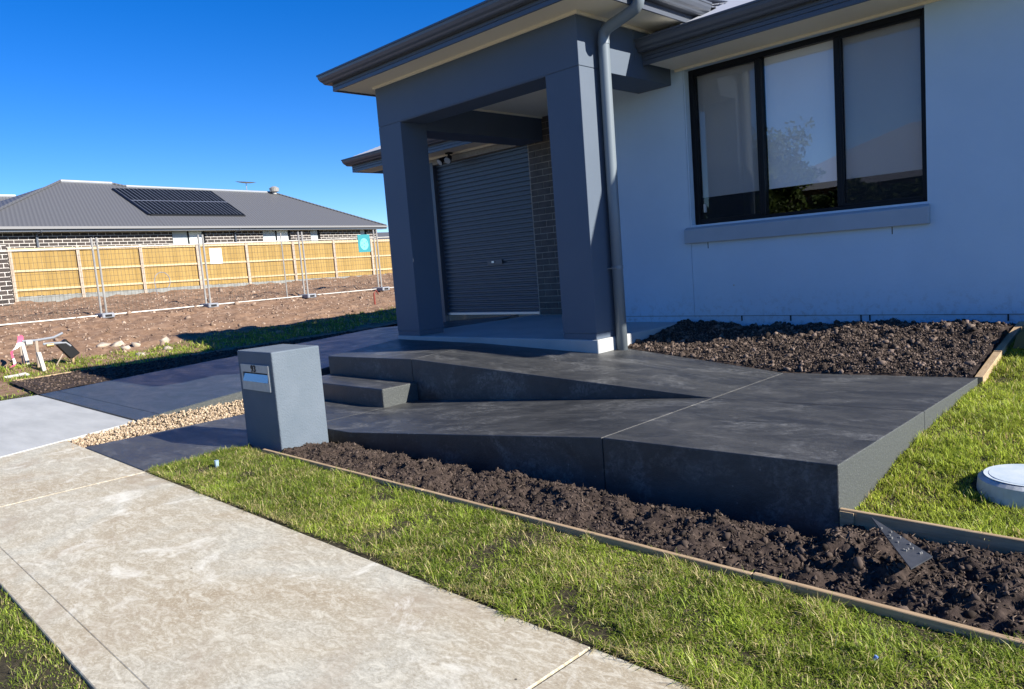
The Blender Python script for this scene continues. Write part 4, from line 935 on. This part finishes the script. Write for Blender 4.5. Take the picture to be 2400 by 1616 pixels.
g_ = MB(); obox(g_, EU0, EU1, 0, .04, EZ - .22, EZ - .10); g_.build('fascia', M_gut, nh)
g_ = MB(); obox(g_, EU0, EU1, .04, .5, EZ - .20, EZ - .14); g_.build('soffit', M_soffit, nh)
for uu in (1.71, 12.62):
    d_ = MB(); d_.tube([W(uu, -.02, EZ - .05), W(uu, .0, EZ - .2), W(uu - .05, .42, EZ - .32), W(uu - .05, .42, 1.5)], .055, 8); d_.build('downpipe', M_gut, nh)
def RZ(v): return EZ + T * v
# roof faces: tall hip at the left, long lower ridge to the right
s1, s2 = 8.35, 7.8; r0u, r1u, r3u = 6.95, 9.95, 21.7
rb_ = MB()
rb_.add([W(EU0, 0, EZ), W(r1u + s1, 0, EZ), W(r1u, s1, RZ(s1)), W(r0u, s1, RZ(s1))], [(0, 1, 2, 3)])
rb_.add([W(EU0, 0, EZ), W(r0u, s1, RZ(s1)), W(EU0, 2 * s1, EZ)], [(0, 1, 2)])
rb_.add([W(r1u, s1, RZ(s1)), W(r1u + s1, 0, EZ), W(r1u + s1, 2 * s1, EZ), W(r0u, s1, RZ(s1)), W(EU0, 2 * s1, EZ)], [(0, 1, 2), (0, 2, 4, 3)])
rb_.add([W(8, 0.0, EZ + .006), W(EU1, 0, EZ + .006), W(r3u, s2, RZ(s2) + .006), W(9.9, s2, RZ(s2) + .006)], [(0, 1, 2, 3)])
rb_.add([W(EU1, 0, EZ), W(r3u, s2, RZ(s2)), W(EU1, 2 * s2, EZ), W(9.9, s2, RZ(s2)), W(9.9, 2 * s2, EZ)], [(0, 2, 1), (1, 2, 4, 3)])
nro = rb_.build('roof', M_nroof, nh)
MB().tube([W(r0u, s1, RZ(s1) + .03), W(r1u, s1, RZ(s1) + .03)], .10, 8).build('ridge_cap', M_alu, nro)
MB().tube([W(r1u + .55, s2, RZ(s2) + .03), W(r3u, s2, RZ(s2) + .03)], .09, 8).build('ridge_cap', M_alu, nro)
for (pa, pb) in ((W(EU0, 0, EZ + .04), W(r0u, s1, RZ(s1) + .04)), (W(r1u, s1, RZ(s1) + .03), W(r1u + .6, s1 - .6, RZ(s1 - .6) + .03)), (W(r3u, s2, RZ(s2) + .03), W(EU1, 0, EZ + .03))):
    MB().tube([pa, pb], .07, 6).build('hip_cap', M_nroof, nro)
# left far roof behind
lr = thing('neighbour_house', (-58, 9, 1.5), 'grey roofed house partly seen at the far left behind the brick house', 'house')
MB().add([(-55, 2, 5.2), (-55, 17, 5.2), (-60, 13.2, 8.6), (-60, 5, 8.6), (-65, 17, 5.2), (-65, 2, 5.2)], [(0, 1, 2, 3), (1, 4, 2), (4, 5, 3, 2), (0, 3, 5)]).build('roof', M_nroof, lr)
MB().box(-64.5, -55.5, 2.5, 16.5, 1.0, 5.2).build('wall', M_nbrick, lr)
MB().tube([(-60, 5, 8.63), (-60, 13.2, 8.63)], .10, 8).build('ridge_cap', M_alu, lr)
fr_ = thing('neighbour_house', (-60, 46, 1.5), 'low grey roof just visible between the portico post and the brick house', 'house')
MB().add([(-58, 36, 3.9), (-58, 52, 3.9), (-63, 50, 5.6), (-63, 41, 5.6), (-68, 52, 3.9), (-68, 36, 3.9)], [(0, 1, 2, 3), (1, 4, 2), (4, 5, 3, 2), (0, 3, 5)]).build('roof', M_nroof, fr_)
MB().box(-67.5, -58.5, 36.5, 51.5, 1.0, 3.9).build('wall', M_nbrick, fr_)
# solar array on roof: two rows of portrait panels
sa = thing('solar_array', W(9, 4, 6.5), 'black solar panel array in two rows on the grey metal roof', 'solar panels')
def R_(u, v, h=0.10): return W(u, v, RZ(v)) + Vector((0, 0, h))
# corners (u,v) on the slope measured from the photo
c_tl, c_tr, c_br, c_bl = (5.35, 5.75), (11.9, 5.75), (11.95, 1.35), (6.55, 1.35)
def lerp(a, b, t): return (a[0] + (b[0] - a[0]) * t, a[1] + (b[1] - a[1]) * t)
cbl, cbr, ctr, ctl = (8.35, 1.95), (14.6, 2.0), (16.15, 7.35), (9.3, 7.0)
def Q2(t, w, h=.10):
    a = lerp(cbl, cbr, t); b = lerp(ctl, ctr, t); q = lerp(a, b, w); return R_(q[0], q[1], h)
cols_ = 8
for (wa, wb) in ((0.0, 0.485), (0.515, 1.0)):
    for c in range(cols_):
        ta, tb = c / cols_ + .002, (c + 1) / cols_ - .002
        q = [Q2(ta, wa), Q2(tb, wa), Q2(tb, wb), Q2(ta, wb)]; e = Vector((0, 0, -.04)); m9 = MB()
        m9.add(q + [x + e for x in q], [(0, 1, 2, 3), (4, 7, 6, 5), (0, 4, 5, 1), (1, 5, 6, 2), (2, 6, 7, 3), (3, 7, 4, 0)])
        po_ = m9.build('solar_panel', M_panel, sa)
        for k in (0, 1, 2):
            tt = ta + (tb - ta) * k / 3; dt = .0055
            MB().add([Q2(tt, wa, .106), Q2(tt + dt, wa, .106), Q2(tt + dt, wb, .106), Q2(tt, wb, .106)], [(0, 1, 2, 3)]).build('grid_line', M_palum, po_)
MB().add([Q2(0, .488, .11), Q2(1, .488, .11), Q2(1, .512, .11), Q2(0, .512, .11)], [(0, 1, 2, 3)]).build('middle_rail', M_palum, sa)
MB().tube([Q2(-.01, 0, .03), Q2(-.01, 1, .03)], .08, 6).build('edge_rail', M_frame, sa)
MB().tube([Q2(0, -.01, .03), Q2(1, -.01, .03)], .05, 6).build('edge_rail', M_frame, sa)
an = thing('satellite_antenna', W(19.4, s2, RZ(s2)), 'thin rooftop antenna with flat dish on the grey roof ridge', 'antenna')
ac = W(19.4, s2, RZ(s2))
MB().tube([ac, ac + Vector((0, 0, .62))], .025, 6).build('mast', M_galv, an)
dv = MB(); V = []; F = []
for r_i, rr in enumerate((0.02, .3, .6, .85)):
    for k in range(16):
        a = 2 * math.pi * k / 16; V.append(ac + D * rr * math.cos(a) + N * rr * .5 * math.sin(a) + Vector((0, 0, .60 + .10 * (rr / .85) ** 2 + .05 * math.sin(a) * rr)))
for j in range(3): F += [(j * 16 + k, j * 16 + (k + 1) % 16, (j + 1) * 16 + (k + 1) % 16, (j + 1) * 16 + k) for k in range(16)]
dv.add(V, F).build('dish', M_white, an)
vt = thing('roof_vent', W(21.5, s2, RZ(s2)), 'round grey rotating vent on the right end of the roof ridge', 'roof vent')
vc = W(21.5, s2 - .4, RZ(s2 - .4)); MB().tube([vc, vc + Vector((0, 0, .18)), vc + Vector((0, 0, .2)), vc + Vector((0, 0, .45)), vc + Vector((0, 0, .58))], [.16, .16, .32, .36, .15], 14).build('turbine', M_galv, vt)

# ------------------------------------------------------------------ street side seen mirrored in the window
oh = thing('opposite_house', (-9, -20, 0), 'terracotta brick house with grey hipped roof across the street, mirrored in the window', 'house')
MB().box(-17, -3.5, -26, -17.5, -.2, 3.7).build('wall', M_tbrick, oh)
MB().add([(-17.6, -16.9, 3.7), (-2.9, -16.9, 3.7), (-9.4, -21.8, 6.5), (-11.4, -21.8, 6.5), (-2.9, -26.6, 3.7), (-17.6, -26.6, 3.7)], [(0, 1, 2, 3), (1, 4, 2), (4, 5, 3, 2), (0, 3, 5)]).build('roof', M_zinc, oh)
MB().box(-12.5, -10.8, -17.49, -17.40, 1.2, 2.6).box(-7.5, -5.8, -17.49, -17.40, 1.2, 2.6).build('window', M_frame, oh)
def foliage(name, c, R3, n, par, ls=.09, seed=1, shell=.55):
    u_ = rng.normal(size=(n, 3)); u_ /= np.linalg.norm(u_, axis=1)[:, None]; r = rng.uniform(shell, 1, n) ** .7
    lump = 1 + .35 * np.sin(u_[:, 0] * 5 + seed) * np.cos(u_[:, 1] * 4 + seed * 2) + .25 * np.sin(u_[:, 2] * 7 + seed)
    P = np.array(c)[None] + u_ * (r * lump)[:, None] * np.array(R3)[None]
    Rm = rot_rand(n); q = np.array([(-1, -.5, 0), (1, -.5, 0), (1, .5, 0), (-1, .5, 0)]) * ls
    V = np.einsum('nij,kj->nki', Rm, q) + P[:, None, :]; F = np.arange(n * 4).reshape(n, 4)
    return raw(name, V.reshape(-1, 3), F, M_leaf, par, False, np.repeat(tonemix(n, (.03, .05, .012), (.12, .17, .04)), 4, 0))
for (x, y, h, rr, lab) in ((-15.6, -16.2, 6.3, 1.9, 'leafy street tree across the road, mirrored in the middle window pane'),):
    t = thing('street_tree', (x, y, 0), lab, 'tree')
    tr_ = MB(); tr_.tube([(x, y, -.2), (x + .05, y, 2.2), (x - .1, y, 3.4), (x, y, h - .8)], [.17, .12, .09, .03], 8)
    for k in range(5):
        a = k * 1.3; tr_.tube([(x, y, 2.4 + .35 * k), (x + math.cos(a) * rr * .5, y + math.sin(a) * rr * .5, 3.3 + .4 * k)], [.06, .02], 6)
    tr_.build('trunk', M_bark, t); foliage('crown', (x, y, h - rr * .95), (rr, rr, rr * .95), 6500, t, .085, 2, .25)
hg = thing('hedge', (-11, -14.2, 0), 'long dark green hedge across the street, mirrored in the window', 'hedge')
n = 22000; P = np.stack([rng.uniform(-20, -3, n), rng.uniform(-14.8, -13.8, n), rng.uniform(0, 1, n) ** .6 * 3.35], 1); P[:, 2] *= .75 + .5 * (fbm(P[:, 0] * .8, P[:, 0] * 0, 3, 3) + .5)
k = (P[:, 0] > -14.6) & (P[:, 0] < -12.9) & (P[:, 2] > 2.3); P = P[~k]; n = len(P)
V = np.einsum('nij,kj->nki', rot_rand(n), np.array([(-1, -.5, 0), (1, -.5, 0), (1, .5, 0), (-1, .5, 0)]) * .085) + P[:, None, :]
raw('foliage', V.reshape(-1, 3), np.arange(n * 4).reshape(n, 4), M_leaf, hg, False, np.repeat(tonemix(n, (.015, .028, .008), (.06, .09, .02)), 4, 0))
MB().box(-19.8, -3.2, -14.5, -14.1, -.1, 1.4).build('stems', M_bark, hg)
